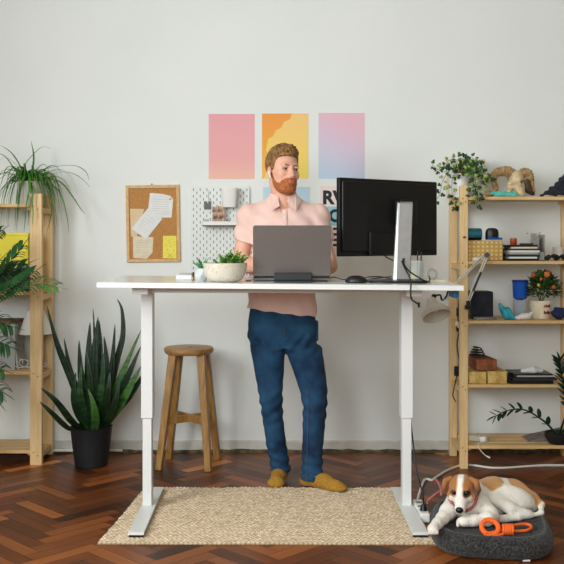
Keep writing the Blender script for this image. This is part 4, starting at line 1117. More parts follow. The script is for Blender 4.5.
# ---- socks
f=Field((-.06,4.55,-.01),(.44,5.00,.16),.0040)
f.chain([(.044,4.89,.12),(.043,4.90,.055),(.038,4.92,.038)],[.040,.042,.036],.02)
f.chain([(.043,4.90,.045),(.034,4.83,.043),(.024,4.765,.032)],[.038,.036,.034],.02)
f.ell((.020,4.76,.026),(.046,.045,.026),None,.02); f.ell((.036,4.915,.024),(.034,.036,.026),None,.02)
a=math.atan2(-.135,.175); dr=np.array([math.cos(a),math.sin(a),0]); pr=np.array([-dr[1],dr[0],0]); A=np.array([.205,4.775,0])
f.chain([A+[0,0,.12],A+[0,0,.06],A+dr*-.02+[0,0,.038]],[.042,.043,.038],.02)
f.chain([A+[0,0,.040],A+dr*.08+[0,0,.042],A+dr*.16+[0,0,.032]],[.040,.038,.028],.02)
f.ell(A+dr*.155+[0,0,.026],(.062,.043,.024),np.stack([dr,pr,[0,0,1]]),.02); f.ell(A+dr*-.03+[0,0,.026],(.036,.034,.028),None,.02)
f.cut(lambda X,Y,Z: .0105-Z+0*X+0*Y); f.warp(lambda X,Y,Z: .0008*np.sin(Z*600+X*0)+.0012*sins(X,Y,Z,90))
V,Q=f.mesh(); V=smooth_mesh(V,Q,1)
C=V[:,0]<.125
for side,nm in ((True,'sock'),(False,'sock')):
    keep=(C[Q]==side).all(1); q=Q[keep]; us=np.unique(q); mp=-np.ones(len(V),int); mp[us]=np.arange(len(us))
    link_mesh(nm,V[us],mp[q],'sock',man)
# ================================================================ DOG BED, DOG, ROPE
def superring(c, a, b, e, ang, n=64):
    out=[]
    for k in range(n):
        t=2*PI*k/n; x=a*math.copysign(abs(math.cos(t))**e,math.cos(t)); y=b*math.copysign(abs(math.sin(t))**e,math.sin(t))
        out.append((c[0]+x*math.cos(ang)-y*math.sin(ang), c[1]+x*math.sin(ang)+y*math.cos(ang)))
    return out
BC=(.944,3.985); BA,BB=.252,.325; BANG=math.radians(-10)
bed=thing('dog_bed','charcoal plush cushion bed with shaggy sides on the floor under the dog','dog bed',(BC[0],BC[1],0))
f=Field((.58,3.58,-.03),(1.30,4.40,.15),.0055)
def bedf(X,Y,Z):
    x=(X-BC[0])*math.cos(BANG)+(Y-BC[1])*math.sin(BANG); y=-(X-BC[0])*math.sin(BANG)+(Y-BC[1])*math.cos(BANG)
    r=(np.abs(x/BA)**3.4+np.abs(y/BB)**3.4)**(1/3.4); d2=(r-1)*.27
    rr=.034; q=np.maximum(d2+rr,0); w=np.abs(Z-.040)-(.038-rr); w2=np.maximum(w,0)
    d=np.sqrt(q*q+w2*w2)+np.minimum(np.maximum(d2+rr,w),0)-rr
    # raised rim and stitched diamonds on the top
    d=d-.014*np.exp(-((d2+.034)/.022)**2)*(Z>.03)
    g=np.minimum(np.abs(np.mod(x*1.0+y*.35+.5,.17)-.085),np.abs(np.mod(y*1.0-x*.2+.53,.19)-.095))
    return d+.006*np.exp(-(g/.008)**2)*(Z>.03)*(d2<-.05)
f.op(bedf,(.6,3.6,0),(1.28,4.38,.12),.001)
f.warp(lambda X,Y,Z: .0028*sins(X,Y,Z,260)+.0016*sins(X,Y,Z,480,2))
f.cut(lambda X,Y,Z: .0008-Z+0*X+0*Y)
def bidx(C):
    x=(C[:,0]-BC[0])*math.cos(BANG)+(C[:,1]-BC[1])*math.sin(BANG); y=-(C[:,0]-BC[0])*math.sin(BANG)+(C[:,1]-BC[1])*math.cos(BANG)
    r=(np.abs(x/BA)**3.4+np.abs(y/BB)**3.4)**(1/3.4); return ((r>.86))
V,Q=f.mesh(); V[:,2]=np.maximum(V[:,2],.0008)
link_mesh('cushion',V,Q,['plush','plush_shag'],bed,idx=bidx(V[Q].mean(1)).astype(int))
MB().box((1.0,3.665,.004),(1.03,3.672,.010)).build('care_tag','paper_white',bed,smooth=False)

dog=thing('dog','small white and tan dog with red collar lying on the charcoal bed','dog',(.98,4.0,.08))
DH=np.array(W(461.5,489,3.90)); 
# head frame: facing the camera, tipped slightly down and to its right
fd=np.array([-.34,-1,-.26]); fd/=np.linalg.norm(fd); rt=np.array([1,-.34,.05]); rt-=fd*(rt@fd); rt/=np.linalg.norm(rt); upv=np.cross(rt,fd); upv*=np.sign(upv[2])
DR=np.stack([rt,fd,upv])
def G(u,v,w): return DH+rt*u+fd*v+upv*w
f=Field((.60,3.70,.0),(1.26,4.34,.32),.0040)
# trunk: chest behind the head, back sweeping to the rump on the right
S1=np.array([.885,4.03,.165]); S2=np.array([.995,4.12,.148]); S3=np.array([1.085,4.15,.136]); S4=np.array([1.145,4.09,.120])
f.chain([S1,S2,S3,S4],[.066,.064,.058,.048],.05)
f.ell((.835,3.965,.150),(.062,.066,.074),None,.04)
f.chain([(.835,3.985,.165),tuple(G(0,-.045,-.012))],[.056,.047],.03)                # neck
# head
f.ell(G(0,-.012,.012),(.054,.052,.043),DR,.02)
f.ell(G(0,.020,-.004),(.040,.045,.034),DR,.02)
f.cone(G(0,.030,-.020),G(0,.080,-.046),.033,.0195,.018)
f.ell(G(0,.080,-.052),(.022,.022,.018),DR,.01)
f.ell(G(0,.055,-.062),(.020,.030,.011),DR,.008)
for s in (-1,1):
    f.ell(G(s*.038,.018,-.020),(.022,.026,.024),DR,.015)
    f.ell(G(s*.026,.049,.006),(.012,.010,.011),DR,.005,'s')
    f.ell(G(s*.026,.036,.020),(.013,.012,.006),DR,.006)
# forelegs: one stretched over the bed edge to the left, one folded across in front
f.chain([(.800,3.985,.150),(.748,3.915,.128),(.715,3.860,.116),(.686,3.815,.108),(.668,3.785,.104)],[.046,.032,.024,.020,.020],.02)
f.ell((.660,3.768,.099),(.024,.030,.019),None,.012)
f.chain([(.900,3.96,.140),(.925,3.90,.118),(.905,3.862,.113),(.845,3.852,.110),(.812,3.850,.108)],[.050,.034,.026,.021,.022],.02)
f.ell((.800,3.845,.106),(.029,.024,.018),None,.012)
# hind leg: big thigh, shin to the hock, long foot forward
f.ell((1.055,4.035,.155),(.095,.046,.050),np.stack([[.93,-.05,-.30],[0,1,0],[.30,0,.93]]),.03)
f.chain([(.985,4.01,.150),(1.03,3.975,.125),(1.105,3.975,.100)],[.034,.025,.018],.015)
f.chain([(1.115,3.985,.098),(1.06,3.955,.094),(1.00,3.94,.092),(.975,3.935,.092)],[.018,.0155,.0155,.017],.008)
f.chain([(.995,4.03,.100),(.95,4.00,.094),(.93,3.985,.093)],[.022,.016,.016],.01)
# tail curled round the rump
f.chain([(1.160,4.09,.145),(1.186,4.05,.120),(1.170,3.995,.100),(1.125,3.975,.093)],[.017,.014,.011,.007],.012)
for c,n_,d_ in (((.657,3.744,.094),4,(1,0,0)),((.776,3.838,.100),4,(.2,.9,0))):
    for i in range(4):
        o=(i-1.5)*.0105; p=np.array(c)+np.array(d_)*o; f.ell(p,(.0070,.0095,.010),None,.004)
f.warp(lambda X,Y,Z: .0007*sins(X,Y,Z,420)+.0009*sins(X,Y,Z,130))
V,Q=f.mesh(); V=smooth_mesh(V,Q,2)
me_o=link_mesh('body',V,Q,'fur',dog)
WHT=np.array([236,230,220.]); TAN=np.array([196,142,82.]); BRN=np.array([166,108,56.]); DRK=np.array([66,38,22.]); PNK=np.array([214,180,164.])
def lin(c): c=c/255; return np.where(c<=.04045,c/12.92,((c+.055)/1.055)**2.4)
def fur(V):
    C=np.tile(WHT,(len(V),1)); nz=np.array([mnoise.noise(Vector(v*28)) for v in V])*.012
    x,y,z=V[:,0],V[:,1],V[:,2]
    def ellr(c,r): return np.sqrt(sum(((V[:,i]-c[i])/r[i])**2 for i in range(3)))+nz*9
    def mixin(m,col,soft=.12):
        a=np.clip((1-m)/soft+.5,0,1)[:,None]; return C*(1-a)+col*a
    C=mixin(ellr((.955,4.10,.215),(.075,.10,.048)),TAN)
    C=mixin(ellr((1.115,4.17,.180),(.085,.105,.050)),TAN)
    C=mixin(ellr((1.17,4.12,.14),(.048,.085,.055)),TAN)
    P=(V-DH)@DR.T; u,v,w=P[:,0],P[:,1],P[:,2]; hd=(np.sqrt((u/.075)**2+((v-.01)/.10)**2+((w-.0)/.065)**2)<1.05)&(v>-.075)
    cap=np.where(hd,np.maximum.reduce([(.0125+.1*np.maximum(-w,0)-np.abs(u))*70+ (v<-.03)*-3, (-(w+.018)+ (v>.04)*.012)*60, (v-.058)*60]),9)
    a=np.clip(.5-(cap+nz*20)*1.5,0,1)[:,None]; C=C*(1-a)+BRN*a
    for s,k in ((-1,.30),(1,1.0)):
        e=np.sqrt(((u-s*.027)/.017)**2+((w-.003)/.014)**2+((v-.042)/.03)**2); a=np.clip((1-e)/.35+.5,0,1)[:,None]*k; C=C*(1-a)+DRK*a
    e=np.sqrt(((u-.050)/.022)**2+((w+.020)/.026)**2+((v+.0)/.05)**2); a=np.clip((1-e)/.3,0,.8)[:,None]; C=C*(1-a)+TAN*a
    for c in ((.657,3.742,.09),(.775,3.84,.098),(.975,3.93,.09)):
        e=ellr(c,(.026,.020,.018)); a=np.clip((1-e)/.5,0,.35)[:,None]; C=C*(1-a)+PNK*a
    sp=np.array([mnoise.noise(Vector(q*150)) for q in V]); leg=(z<.13)&(y<3.95)&(sp>.42); C[leg]=C[leg]*.86
    return lin(C)
def paint(o,cols):
    at=o.data.color_attributes.new('fur_colour','FLOAT_COLOR','POINT'); d=np.ones((len(cols),4)); d[:,:3]=cols; at.data.foreach_set('color',d.ravel())
paint(me_o,fur(V))
# ears: folded forward flaps
for s in (-1,1):
    f=Field(G(s*.06,-.01,.0)-.07,G(s*.06,-.01,.0)+.07,.0030)
    f.chain([G(s*.042,-.012,.042),G(s*.064,-.002,.034),G(s*.072,.012,.008),G(s*.069,.020,-.012)],[.010,.011,.0105,.006],.008)
    f.ell(G(s*.067,.004,.016),(.0085,.018,.026),DR,.008)
    Ve,Qe=f.mesh(); Ve=smooth_mesh(Ve,Qe,2); eo=link_mesh('ear',Ve,Qe,'fur',dog)
    P=(Ve-DH)@DR.T; t=np.clip((.030-P[:,2])/.03,0,1)[:,None]*(.85 if s>0 else .55); paint(eo,lin(BRN*(1-t)+DRK*t))
mb=MB(); mb.ball(Vector(G(0,.0985,-.044)),(.0165,.012,.0135),16,T=Matrix(DR.T.tolist()))
mb.build('nose','nose_black',dog)
for s in (-1,1):
    c=Vector(G(s*.0265,.0405,.0060)); e=MB().ball(c,.0112,16).build('eye','black',dog)
    MB().ball(c+Vector(fd)*.0094+Vector(upv)*.003+Vector(rt)*-.003,.0016,8).build('eye_glint','eye_white',e)
# collar
mb=MB(); mb.tube([Vector(G(*q)) for q in ((-.060,-.025,-.014),(-.056,.004,-.040),(-.042,.020,-.062),(-.014,.020,-.086),(.018,.020,-.088),(.046,.018,-.068),(.060,.002,-.042),(.062,-.025,-.018),(.03,-.07,.0),(-.03,-.07,.0))],.0062,n=8,closed=True)
mb.build('collar','leash_red',dog)
# leash
mb=MB(); mb.tube([W(441,495,4.0),W(441,490,4.03),W(439,484,4.08),W(436,479.5,4.16),W(435.5,484,4.2)],.005)
mb.tube([W(441,491,4.05),W(437,493,4.10),W(432,497,4.14),W(428.5,500,4.16),WZ(427,503,.10)],.0055)
one('dog_leash',mb,'leash_red','red and pink woven leash attached to the dog’s collar','leash')
# orange rope toy
zb=.078
mb=MB(); R_=lambda px,py,z: WZ(px,py,z)
c0=WZ(490,526.8,zb+.030); mb.tube([c0+Vector((.034*math.cos(a),.020*math.sin(a)*1.0,.024*math.sin(a)-.002)) for a in [2*PI*k/14 for k in range(14)]],.0105,closed=True,n=10,sub=3)
mb.tube([R_(505,530,zb+.018),R_(514,525.5,zb+.020),R_(526,524,zb+.018),R_(531.5,527,zb+.014),R_(526,530.5,zb+.010),R_(514,531,zb+.010),R_(506,531,zb+.012)],.0062,n=8)
mb.tube([R_(503,530,zb+.014),R_(494,532,zb+.010),R_(487,533.5,zb+.009),R_(486,535.5,zb+.008),R_(493,536.5,zb+.008),R_(503,534,zb+.012)],.0062,n=8)
for i in range(5):
    c=R_(503.5+i*2.2,529.5,zb+.018); RTm=Matrix.Rotation(.25,3,'Y')
    mb.tube([c+Vector((.003*math.cos(a),.020*math.cos(a),.018*math.sin(a))) for a in [2*PI*k/12 for k in range(12)]],.0062,closed=True,n=8,sub=2)
one('rope_toy',mb,'orange_rope','bright orange knotted rope toy lying on the bed by the dog','toy')
# ================================================================ FLOOR CABLES
st=WZ(418,506,.0); st=Vector(((419-HX)/F*4.35,4.30,0))
ps=thing('power_strip','white power strip standing on the floor behind the right desk foot','power strip',(.705,4.30,0))
mb=MB(); mb.box((.672,4.16,.004),(.716,4.40,.046)); mb.build('case','white_plastic',ps,bevel=.006,smooth=False)
for i in range(3): MB().cyl((.694,4.21+i*.065,.046),(.694,4.21+i*.065,.0475),.017).build('socket','peg_hole',ps)
pl_=thing('plug','black plug pushed into the white power strip behind the desk foot','plug',(.694,4.21,.048))
MB().cyl((.694,4.21,.048),(.694,4.21,.075),.017,.009).build('plug_body','black_plastic',pl_)
mb=MB(); mb.tube([(.694,4.21,.075),(.690,4.22,.13),(.676,4.28,.20),(.668,4.33,.30),(.662,4.42,.50),(.655,4.45,.9),(.655,4.45,1.03)],.0035)
one('desk_power_cord',mb,'black_cord','black cord rising from the power strip up beside the desk column','cord')
mb=MB(); g=lambda px,py: WZ(px,py,.0075)
mb.tube([Vector((.694,4.41,.02)),g(424,480.5),g(432,480),g(438,476),g(447,470.5),g(456,466.8),g(463,464.6),g(475,465.5),g(490,467.6),g(505,467.8),g(525,466.4),g(545,465.3),g(575,465.4)],.0065)
one('floor_cable',mb,'white_cord','long white cable running over the parquet behind the dog','cable')
# ================================================================ PINE SHELVES
def shelf_unit(name, label, xa, xb, yf, yr, pw, pd, levels, top, cut=0):
    """four posts, side rails and slatted shelves; xa..xb outer width, levels = z of the shelf tops"""
    cx=(xa+xb)/2; t=thing(name,label,'shelf unit',(cx,(yf+yr)/2,0))
    for x0 in (xa,xb-pw):
        for y0,pdd in ((yf,pd),(yr-pd,pd)):
            MB().box((x0,y0,0),(x0+pw,y0+pdd,top)).build('post','pine',t,bevel=.0025,smooth=False)
    for z in levels:
        for x0 in (xa+.006,xb-pw+.006):
            MB().box((x0,yf+pd+.0005,z-.050),(x0+pw-.012,yr-pd-.0005,z-.019)).build('side_rail','pine_x',t,bevel=.001,smooth=False)
    for z in levels:
        mb=MB(); n=4; y0,y1=yf+.004,yr-.004; gap=.012; w=(y1-y0-gap*(n-1))/n
        xi0,xi1=xa+pw+.001,xb-pw-.001
        for i in range(n):
            ya=y0+i*(w+gap); mb.box((xi0,ya,z-.018),(xi1,ya+w,z))
        mb.box((xi0,yf+.03,z-.034),(xi0+.02,yr-.03,z-.0185)); mb.box((xi1-.02,yf+.03,z-.034),(xi1,yr-.03,z-.0185))
        mb.build('slatted_shelf','pine_x',t,bevel=.0015,smooth=False)
    for z in levels:
        for x0 in (xa,xb-pw):
            for dx,dzz in ((.3,-.012),(.68,-.030)):
                MB().cyl((x0+pw*dx,yf-.0008,z+dzz),(x0+pw*dx,yf+.002,z+dzz),.0034,n=10).build('bolt_head','bolt',t)
    return t
RF,RR=5.155,5.50                                           # right unit: front face and rear
zr=lambda py,Y=RF: CH-(py-HY)/F*Y
RL=[zr(196.6),zr(261.0),zr(320.6),zr(384.6),zr(439.5,5.30)]
RL[4]=zr(446.5)+.004
xa=(460.4-HX)/F*RF
shelf_unit('pine_shelf','slim pine shelf unit on the right holding a skull, books, bricks and plants',xa,1.768,RF,RR,.043,.043,RL,zr(185.5))
LF,LR=5.24,5.54
zl=lambda py,Y=LF: CH-(py-HY)/F*Y
LL=[zl(204),zl(292),zl(371.5),zl(450.5)]
xb=(41.6-HX)/F*LF
shelf_unit('pine_shelf','pine shelf unit at the left edge with a yellow crate and white lamp',xb-.86,xb,LF,LR,.067,.04,LL,zl(193.5))

def XZ(px,Y): return (px-HX)/F*Y
# ---------------------------------------------------------------- LEFT UNIT CONTENT
# spider plant
c=Vector((XZ(28.5,5.36),5.36,LL[0]+.0004)); c.x=XZ(30,5.36)
t=thing('spider_plant','large spider plant arching from a pale pot on top of the left shelf','houseplant',c)
MB().lathe(c,[(.052,0),(.060,.003),(.074,.125),(.077,.128),(.077,.134),(.070,.134),(.066,.110),(1e-4,.108)],40).build('pot','pot_grey',t)
MB().lathe(c,[(1e-4,.110),(.064,.112),(.066,.108),(1e-4,.104)],24).build('soil','soil',t)
rnd=random.Random(31)
def arch(mb,b,az,L_,up,droop,w,n=7,fold=.35):
    d=Vector((math.cos(az),math.sin(az),0)); P=[]
    for i in range(n):
        s=i/(n-1); h=L_*s; P.append(b+d*(h*(1-.25*s*s))*1.0+Vector((0,0,up*math.sin(min(1,s*1.25)*PI/2)*1.0-droop*s**2.2)))
    mb.blade(P,lambda u:w*(.55+.45*math.sin(PI*min(1,u*1.2+.1)))*(1-u**5)*(1-u)**.25,fold=fold,sub=3)
mb=MB(); base=c+Vector((0,0,.118))
for i in range(100):
    az=rnd.uniform(0,2*PI) if i%4 else rnd.choice([0,PI])+rnd.uniform(-.5,.5)
    L_=rnd.uniform(.14,.30); yy=math.sin(az)
    if yy>0: L_*=(1-.45*yy)                                  # the wall stops them behind
    arch(mb,base+Vector((rnd.uniform(-.03,.03),rnd.uniform(-.03,.03),0)),az,L_,rnd.uniform(.06,.17),rnd.uniform(.10,.42),rnd.uniform(.0070,.0105))
mb.mi=1
for (az,L_,up,dr) in ((.1,.36,.16,.20),(-.25,.30,.12,.30),(.3,.33,.14,.14),(-2.7,.25,.20,.1),(3.2,.3,.12,.22),(-1.0,.2,.1,.3)):
    arch(mb,base,az,L_,up,dr,.0048)
mb.mi=0
def free(mb,pts,w,dep=5.34): mb.blade([W(x,y,dep) for x,y in pts],lambda u:w*(1-u**6)*(1-u)**.3,side=Vector((.8,-.6,.0)),fold=.3)
free(mb,[(29,182),(33,168),(34,155),(31,141)],.010); free(mb,[(28,180),(24,168),(30,158),(42,147),(51,149)],.004)
free(mb,[(26,182),(20,165),(11,152),(0,145)],.007); free(mb,[(24,184),(14,168),(5,156),(-6,152)],.006)
free(mb,[(40,170),(60,166),(76,166),(86,172),(89,180)],.005); free(mb,[(38,178),(62,172),(78,176),(90,187)],.004)
free(mb,[(40,178),(60,182),(72,196),(80,208),(85,214)],.007); free(mb,[(40,180),(50,190),(52,206),(50,220),(46,235)],.006)
free(mb,[(40,180),(58,190),(66,212),(69,233)],.006); free(mb,[(30,186),(26,205),(25,220),(24,232)],.007,5.2); free(mb,[(33,186),(32,200),(33,214),(32,226)],.006,5.2)
mb.build('arching_leaves',['spider_leaf','spider_pale'],t,solid=.0007)
# dark box with yellow crate on it
yb=5.40
d0=(XZ(-14,yb),5.29,LL[1]+.0004); 
mb=MB().box((XZ(-16,5.29),5.285,LL[1]+.0004),(XZ(29,5.29),5.51,zl(268,5.29))); mb.mi=1; mb.box((XZ(-17,5.28),5.280,zl(268,5.29)+.0002),(XZ(30,5.28),5.515,zl(265.2,5.29)))
one('storage_box',mb,['dark_box','pot_grey'],'dark storage box with pale lid under the yellow crate on the left shelf','box',bevel=.002,smooth=False)
yc=thing('yellow_crate','bright yellow plastic crate stacked on the dark box in the left shelf','crate',(XZ(6,5.4),5.4,zl(265,5.29)))
z0=zl(265.2,5.29)+.0006; z1=zl(233,5.29); x0,x1=XZ(-20,5.29),XZ(28.5,5.29)
mb=MB().box((x0,5.292,z0),(x1,5.50,z0+.004)); 
mb.box((x0,5.292,z0),(x1,5.296,z1)); mb.box((x0,5.496,z0),(x1,5.50,z1)); mb.box((x0,5.292,z0),(x0+.004,5.50,z1)); mb.box((x1-.004,5.292,z0),(x1,5.50,z1)); mb.build('bin','yellow_plastic',yc,bevel=.001,smooth=False)
mb=MB().box((x0-.004,5.286,z1-.014),(x1+.004,5.292,z1+.002)); mb.box((x0-.004,5.50,z1-.014),(x1+.004,5.506,z1+.002)); mb.box((x1,5.286,z1-.014),(x1+.005,5.506,z1+.002)); mb.box((x0-.005,5.286,z1-.014),(x0,5.506,z1+.002)); mb.build('rim','yellow_plastic',yc,bevel=.001,smooth=False)
# table lamp
lc=Vector((XZ(35.8,5.41),5.41,LL[2]+.0004)); lt_=thing('table_lamp','white cone shaded table lamp on the middle shelf at the left','lamp',lc)
zb_,zt_=zl(333.5,5.41),zl(310,5.41)
mb=MB().lathe(Vector((lc.x,lc.y,0)),[(.101,zb_),(.048,zt_),(.046,zt_),(.099,zb_)],48); mb.build('lamp_shade','lamp_shade',lt_)
MB().lathe(lc,[(1e-4,0),(.055,0),(.055,.006),(.022,.014),(.015,.04),(.020,.07),(.012,.10),(.008,.13),(.008,zt_-lc.z-.02),(1e-4,zt_-lc.z-.02)],28).build('base','ceramic',lt_)
MB().ball(Vector((lc.x,lc.y,zb_+.045)),.026,16).build('light_bulb','ceramic',lt_)
mb=MB()
P=[Vector((lc.x-.085+.030*math.cos(a)+.004*i,5.33+.02*math.sin(a*1.3),LL[2]+.010+.024*(1+math.sin(a)))) for i,a in enumerate([k*.9 for k in range(16)])]
mb.tube(P,.003); P=[Vector((lc.x+.055+.022*math.cos(a),5.37+.02*math.sin(a),LL[2]+.006+.0022*i)) for i,a in enumerate([k*1.0 for k in range(13)])]; mb2=MB().tube(P,.003)
one('lamp_cord',mb,'white_cord','white cord coiled on the shelf left of the lamp','cord'); one('lamp_cord',mb2,'white_cord','white cord bundle on the shelf right of the lamp, behind the post','cord')
# translucent box with brown lid and folded grey cloth
sb=thing('clear_storage_box','clear plastic box with brown lid on the left shelf beside the lamp','box',(XZ(-8,5.38),5.38,LL[2]))
x0,x1,z0,z1=XZ(-40,5.3),XZ(15,5.3),LL[2]+.0004,zl(324,5.3)
mb=MB(); 
mb.box((x0,5.30,z0),(x1,5.303,z1)); mb.box((x1-.003,5.303,z0),(x1,5.50,z1)); mb.box((x0,5.497,z0),(x1-.003,5.50,z1)); mb.box((x0,5.303,z0),(x0+.003,5.497,z1)); mb.box((x0,5.303,z0),(x1-.003,5.497,z0+.003)); mb.build('bin','plastic_clear',sb,smooth=False)
MB().box((x0-.004,5.294,z1+.0004),(x1+.006,5.505,z1+.018)).build('lid','brown_lid',sb,bevel=.003,smooth=False)
f=Field((x0,5.29,z0),(x1,5.51,z1),.006); f.ell(((x0+x1)/2,5.40,z0+.09),((x1-x0)/2-.02,.08,.08),None,.01); f.warp(lambda X,Y,Z: .010*sins(X,Y,Z,50)); o=sculpt('folded_cloth',f,'grey_fabric',None,2); tag(o,'grey folded cloth inside the clear plastic box','cloth')
mb=MB().box((0,0,0),(.012,.16,.17),Matrix.Translation((XZ(17,5.31),5.31,LL[2]+.001))@Matrix.Rotation(math.radians(-9),4,'Y')); one('canvas_board',mb,'grey_paper','grey panel leaning between the clear box and the lamp','panel',smooth=False,bevel=.001)

# ---------------------------------------------------------------- SNAKE PLANT
c=Vector((XZ(91.3,5.24),5.24,0)); t=thing('snake_plant','tall snake plant with upright dark leaves in a black floor pot','houseplant',c)
ph_=zr(430,5.13)
MB().lathe(c,[(.086,0),(.092,.004),(.108,ph_*.55),(.118,ph_-.004),(.120,ph_),(.112,ph_),(.106,ph_-.03),(1e-4,ph_-.035)],48).build('pot','black_pot',t)
MB().lathe(c,[(1e-4,ph_-.034),(.104,ph_-.030),(.106,ph_-.036),(1e-4,ph_-.04)],24).build('soil','soil',t)
rnd=random.Random(77)
SN=[ # base px, path, half-width, material, depth
 ([(88,432),(74,385),(58,345),(47,306)],.016,'snake_dark',5.20),
 ([(86,432),(78,395),(70,368),(64,338)],.015,'snake_leaf',5.24),
 ([(84,432),(72,420),(56,400),(41,388)],.018,'snake_dark',5.12),
 ([(85,434),(70,428),(52,412),(40,402)],.017,'snake_dark',5.08),
 ([(90,432),(85,400),(81,370),(79,340)],.019,'snake_dark',5.22),
 ([(92,432),(90,395),(89,355),(90,322)],.020,'snake_dark',5.25),
 ([(94,432),(94,395),(95,352),(98,317)],.021,'snake_dark',5.22),
 ([(95,432),(97,398),(100,350),(99,320)],.018,'snake_leaf',5.28),
 ([(96,432),(103,395),(107,365),(104,336)],.019,'snake_dark',5.26),
 ([(97,432),(106,398),(112,368),(115,324)],.017,'snake_dark',5.20),
 ([(97,432),(109,395),(117,360),(123,335),(122,310),(117,299)],.013,'snake_dark',5.24),
 ([(99,432),(112,398),(124,370),(141,330)],.016,'snake_light',5.22),
 ([(100,432),(116,402),(130,372),(141,346)],.017,'snake_dark',5.16),
 ([(101,432),(118,408),(132,384),(141,366)],.018,'snake_light',5.14),
 ([(101,433),(116,412),(130,396),(143,376),(147,372)],.013,'snake_dark',5.18),
 ([(95,434),(96,420),(94,405),(88,389)],.018,'snake_light',5.08),
 ([(92,434),(84,410),(80,390),(82,362)],.019,'snake_leaf',5.14),
 ([(94,434),(98,412),(102,385),(104,352)],.021,'snake_leaf',5.12),
 ([(92,434),(92,410),(90,380),(86,350)],.020,'snake_dark',5.10),
 ([(97,434),(104,414),(108,392),(110,372)],.020,'snake_dark',5.10),
 ([(89,433),(78,412),(74,392),(76,372)],.017,'snake_dark',5.16),
 ([(93,430),(93,390),(95,350),(93,308)],.010,'snake_leaf',5.30),
 ([(99,434),(108,420),(116,400),(120,378)],.018,'snake_dark',5.12),
]
for path,w,m_,dep in SN:
    n=len(path); P=[]
    for i,(x,y) in enumerate(path):
        s=i/(n-1); Yd=5.24+(dep-5.24)*min(1,s*1.6)
        p=W(x,y,Yd)
        P.append(p)
    P[0].z=ph_-.03; P[0].x=c.x+(P[0].x-c.x)*.9
    tw=rnd.uniform(-.45,.45); sd=Vector((math.cos(tw),-abs(math.sin(tw))*.7,0))
    mb=MB(); mb.blade(P,lambda u,w=w:w*1.38*(.62+.38*math.sin(PI*min(1,u*1.1+.05)))*(1-u**4)**.8*(1 if u<.999 else .02),side=sd,fold=.35,sub=5)
    mb.build('leaf',m_,t,solid=.0025)

# ---------------------------------------------------------------- PALM AT THE LEFT EDGE
c=Vector((-1.72,4.86,0)); t=thing('potted_palm','green palm reaching into view at the left edge in front of the shelf','houseplant',c)
MB().lathe(c,[(.10,0),(.11,.004),(.135,.24),(.14,.25),(.128,.25),(.12,.21),(1e-4,.205)],40).build('pot','ceramic',t)
MB().lathe(c,[(1e-4,.207),(.118,.211),(.12,.206),(1e-4,.20)],24).build('soil','soil',t)
rnd=random.Random(9)
def frond(stem, light=False, Llen=.11, nleaf=16, w=.008, droop=.35, start=.35):
    P=curve(stem,8); m=len(P); mb=MB(); fr=None
    rb=MB().tube(stem,lambda u:.0048*(1-u)+.0012,n=6,sub=6); fr=rb.build('frond_stem','palm_stem',t)
    for i in range(nleaf):
        s=start+(1-start)*i/(nleaf-1); k=min(m-2,int(s*(m-1))); p=P[k]; d=(P[k+1]-P[k]).normalized()
        L_=Llen*(.55+.6*math.sin(PI*min(1,(s-start)/(1-start)*.85+.12)))
        for sg in (-1,1):
            sd=d.cross(Vector((0,-.55,.84))).normalized()*sg
            q=(sd*.80+d*.72).normalized(); e=p+q*L_+Vector((0,0,-droop*L_*.55)); mid=p+q*L_*.5+Vector((0,0,.010))
            mb.blade([p,mid,e],lambda u:w*math.sin(PI*min(1,u*.9+.09))**.7,fold=.3,sub=3)
    q=MB(); P2=P[-1]; mb.blade([P2,P2+(P[-1]-P[-2]).normalized()*Llen*.4,P2+(P[-1]-P[-2]).normalized()*Llen*.8],lambda u:w*math.sin(PI*min(1,u*.9+.09)),sub=3)
    mb.build('frond_leaves','palm_light' if light else 'palm_leaf',fr,solid=.0006)
root=c+Vector((0,0,.21)); 
fw=lambda pts,dep: [root,root.lerp(W(*pts[0],dep),.5)+Vector((-.06,0,.08))]+[W(x,y,dep) for x,y in pts]
frond(fw([(-22,300),(-4,280),(10,262),(22,247)],4.88),False,.085,12,.0075,.1,.62)
frond(fw([(-20,318),(0,302),(18,291),(38,284),(56,287)],4.80),True,.085,15,.006,.15,.60)
frond(fw([(-30,296),(-12,280),(4,272),(20,270)],4.92),False,.11,12,.008,.25,.6)
frond(fw([(-30,330),(-14,306),(-2,292),(12,286)],4.84),False,.10,14,.0075,.3,.5)
frond(fw([(-36,380),(-20,352),(-8,340),(8,346)],4.84),False,.10,12,.009,.4,.5)
frond(fw([(-40,400),(-24,376),(-12,366),(2,370)],4.80),False,.09,12,.0085,.4,.5)
frond(fw([(-44,430),(-28,396),(-16,388),(-4,400)],4.82),False,.10,10,.007,.6,.5)
frond(fw([(-30,270),(-18,250),(-8,238),(0,232)],4.86),False,.08,10,.0075,.3,.6)
frond(fw([(-24,310),(-10,292),(6,276),(24,266)],4.90),False,.11,15,.008,.2,.55)
frond(fw([(-26,322),(-10,300),(10,288),(34,272)],4.76),False,.10,15,.0075,.2,.6)
frond(fw([(-30,350),(-16,332),(-6,322),(10,326)],4.78),False,.10,14,.0085,.4,.5)
frond(fw([(-36,410),(-22,390),(-12,384),(2,392)],4.86),False,.10,12,.008,.4,.5)
frond(fw([(-34,300),(-20,282),(-10,270),(-2,262)],4.78),False,.09,10,.0075,.3,.6)

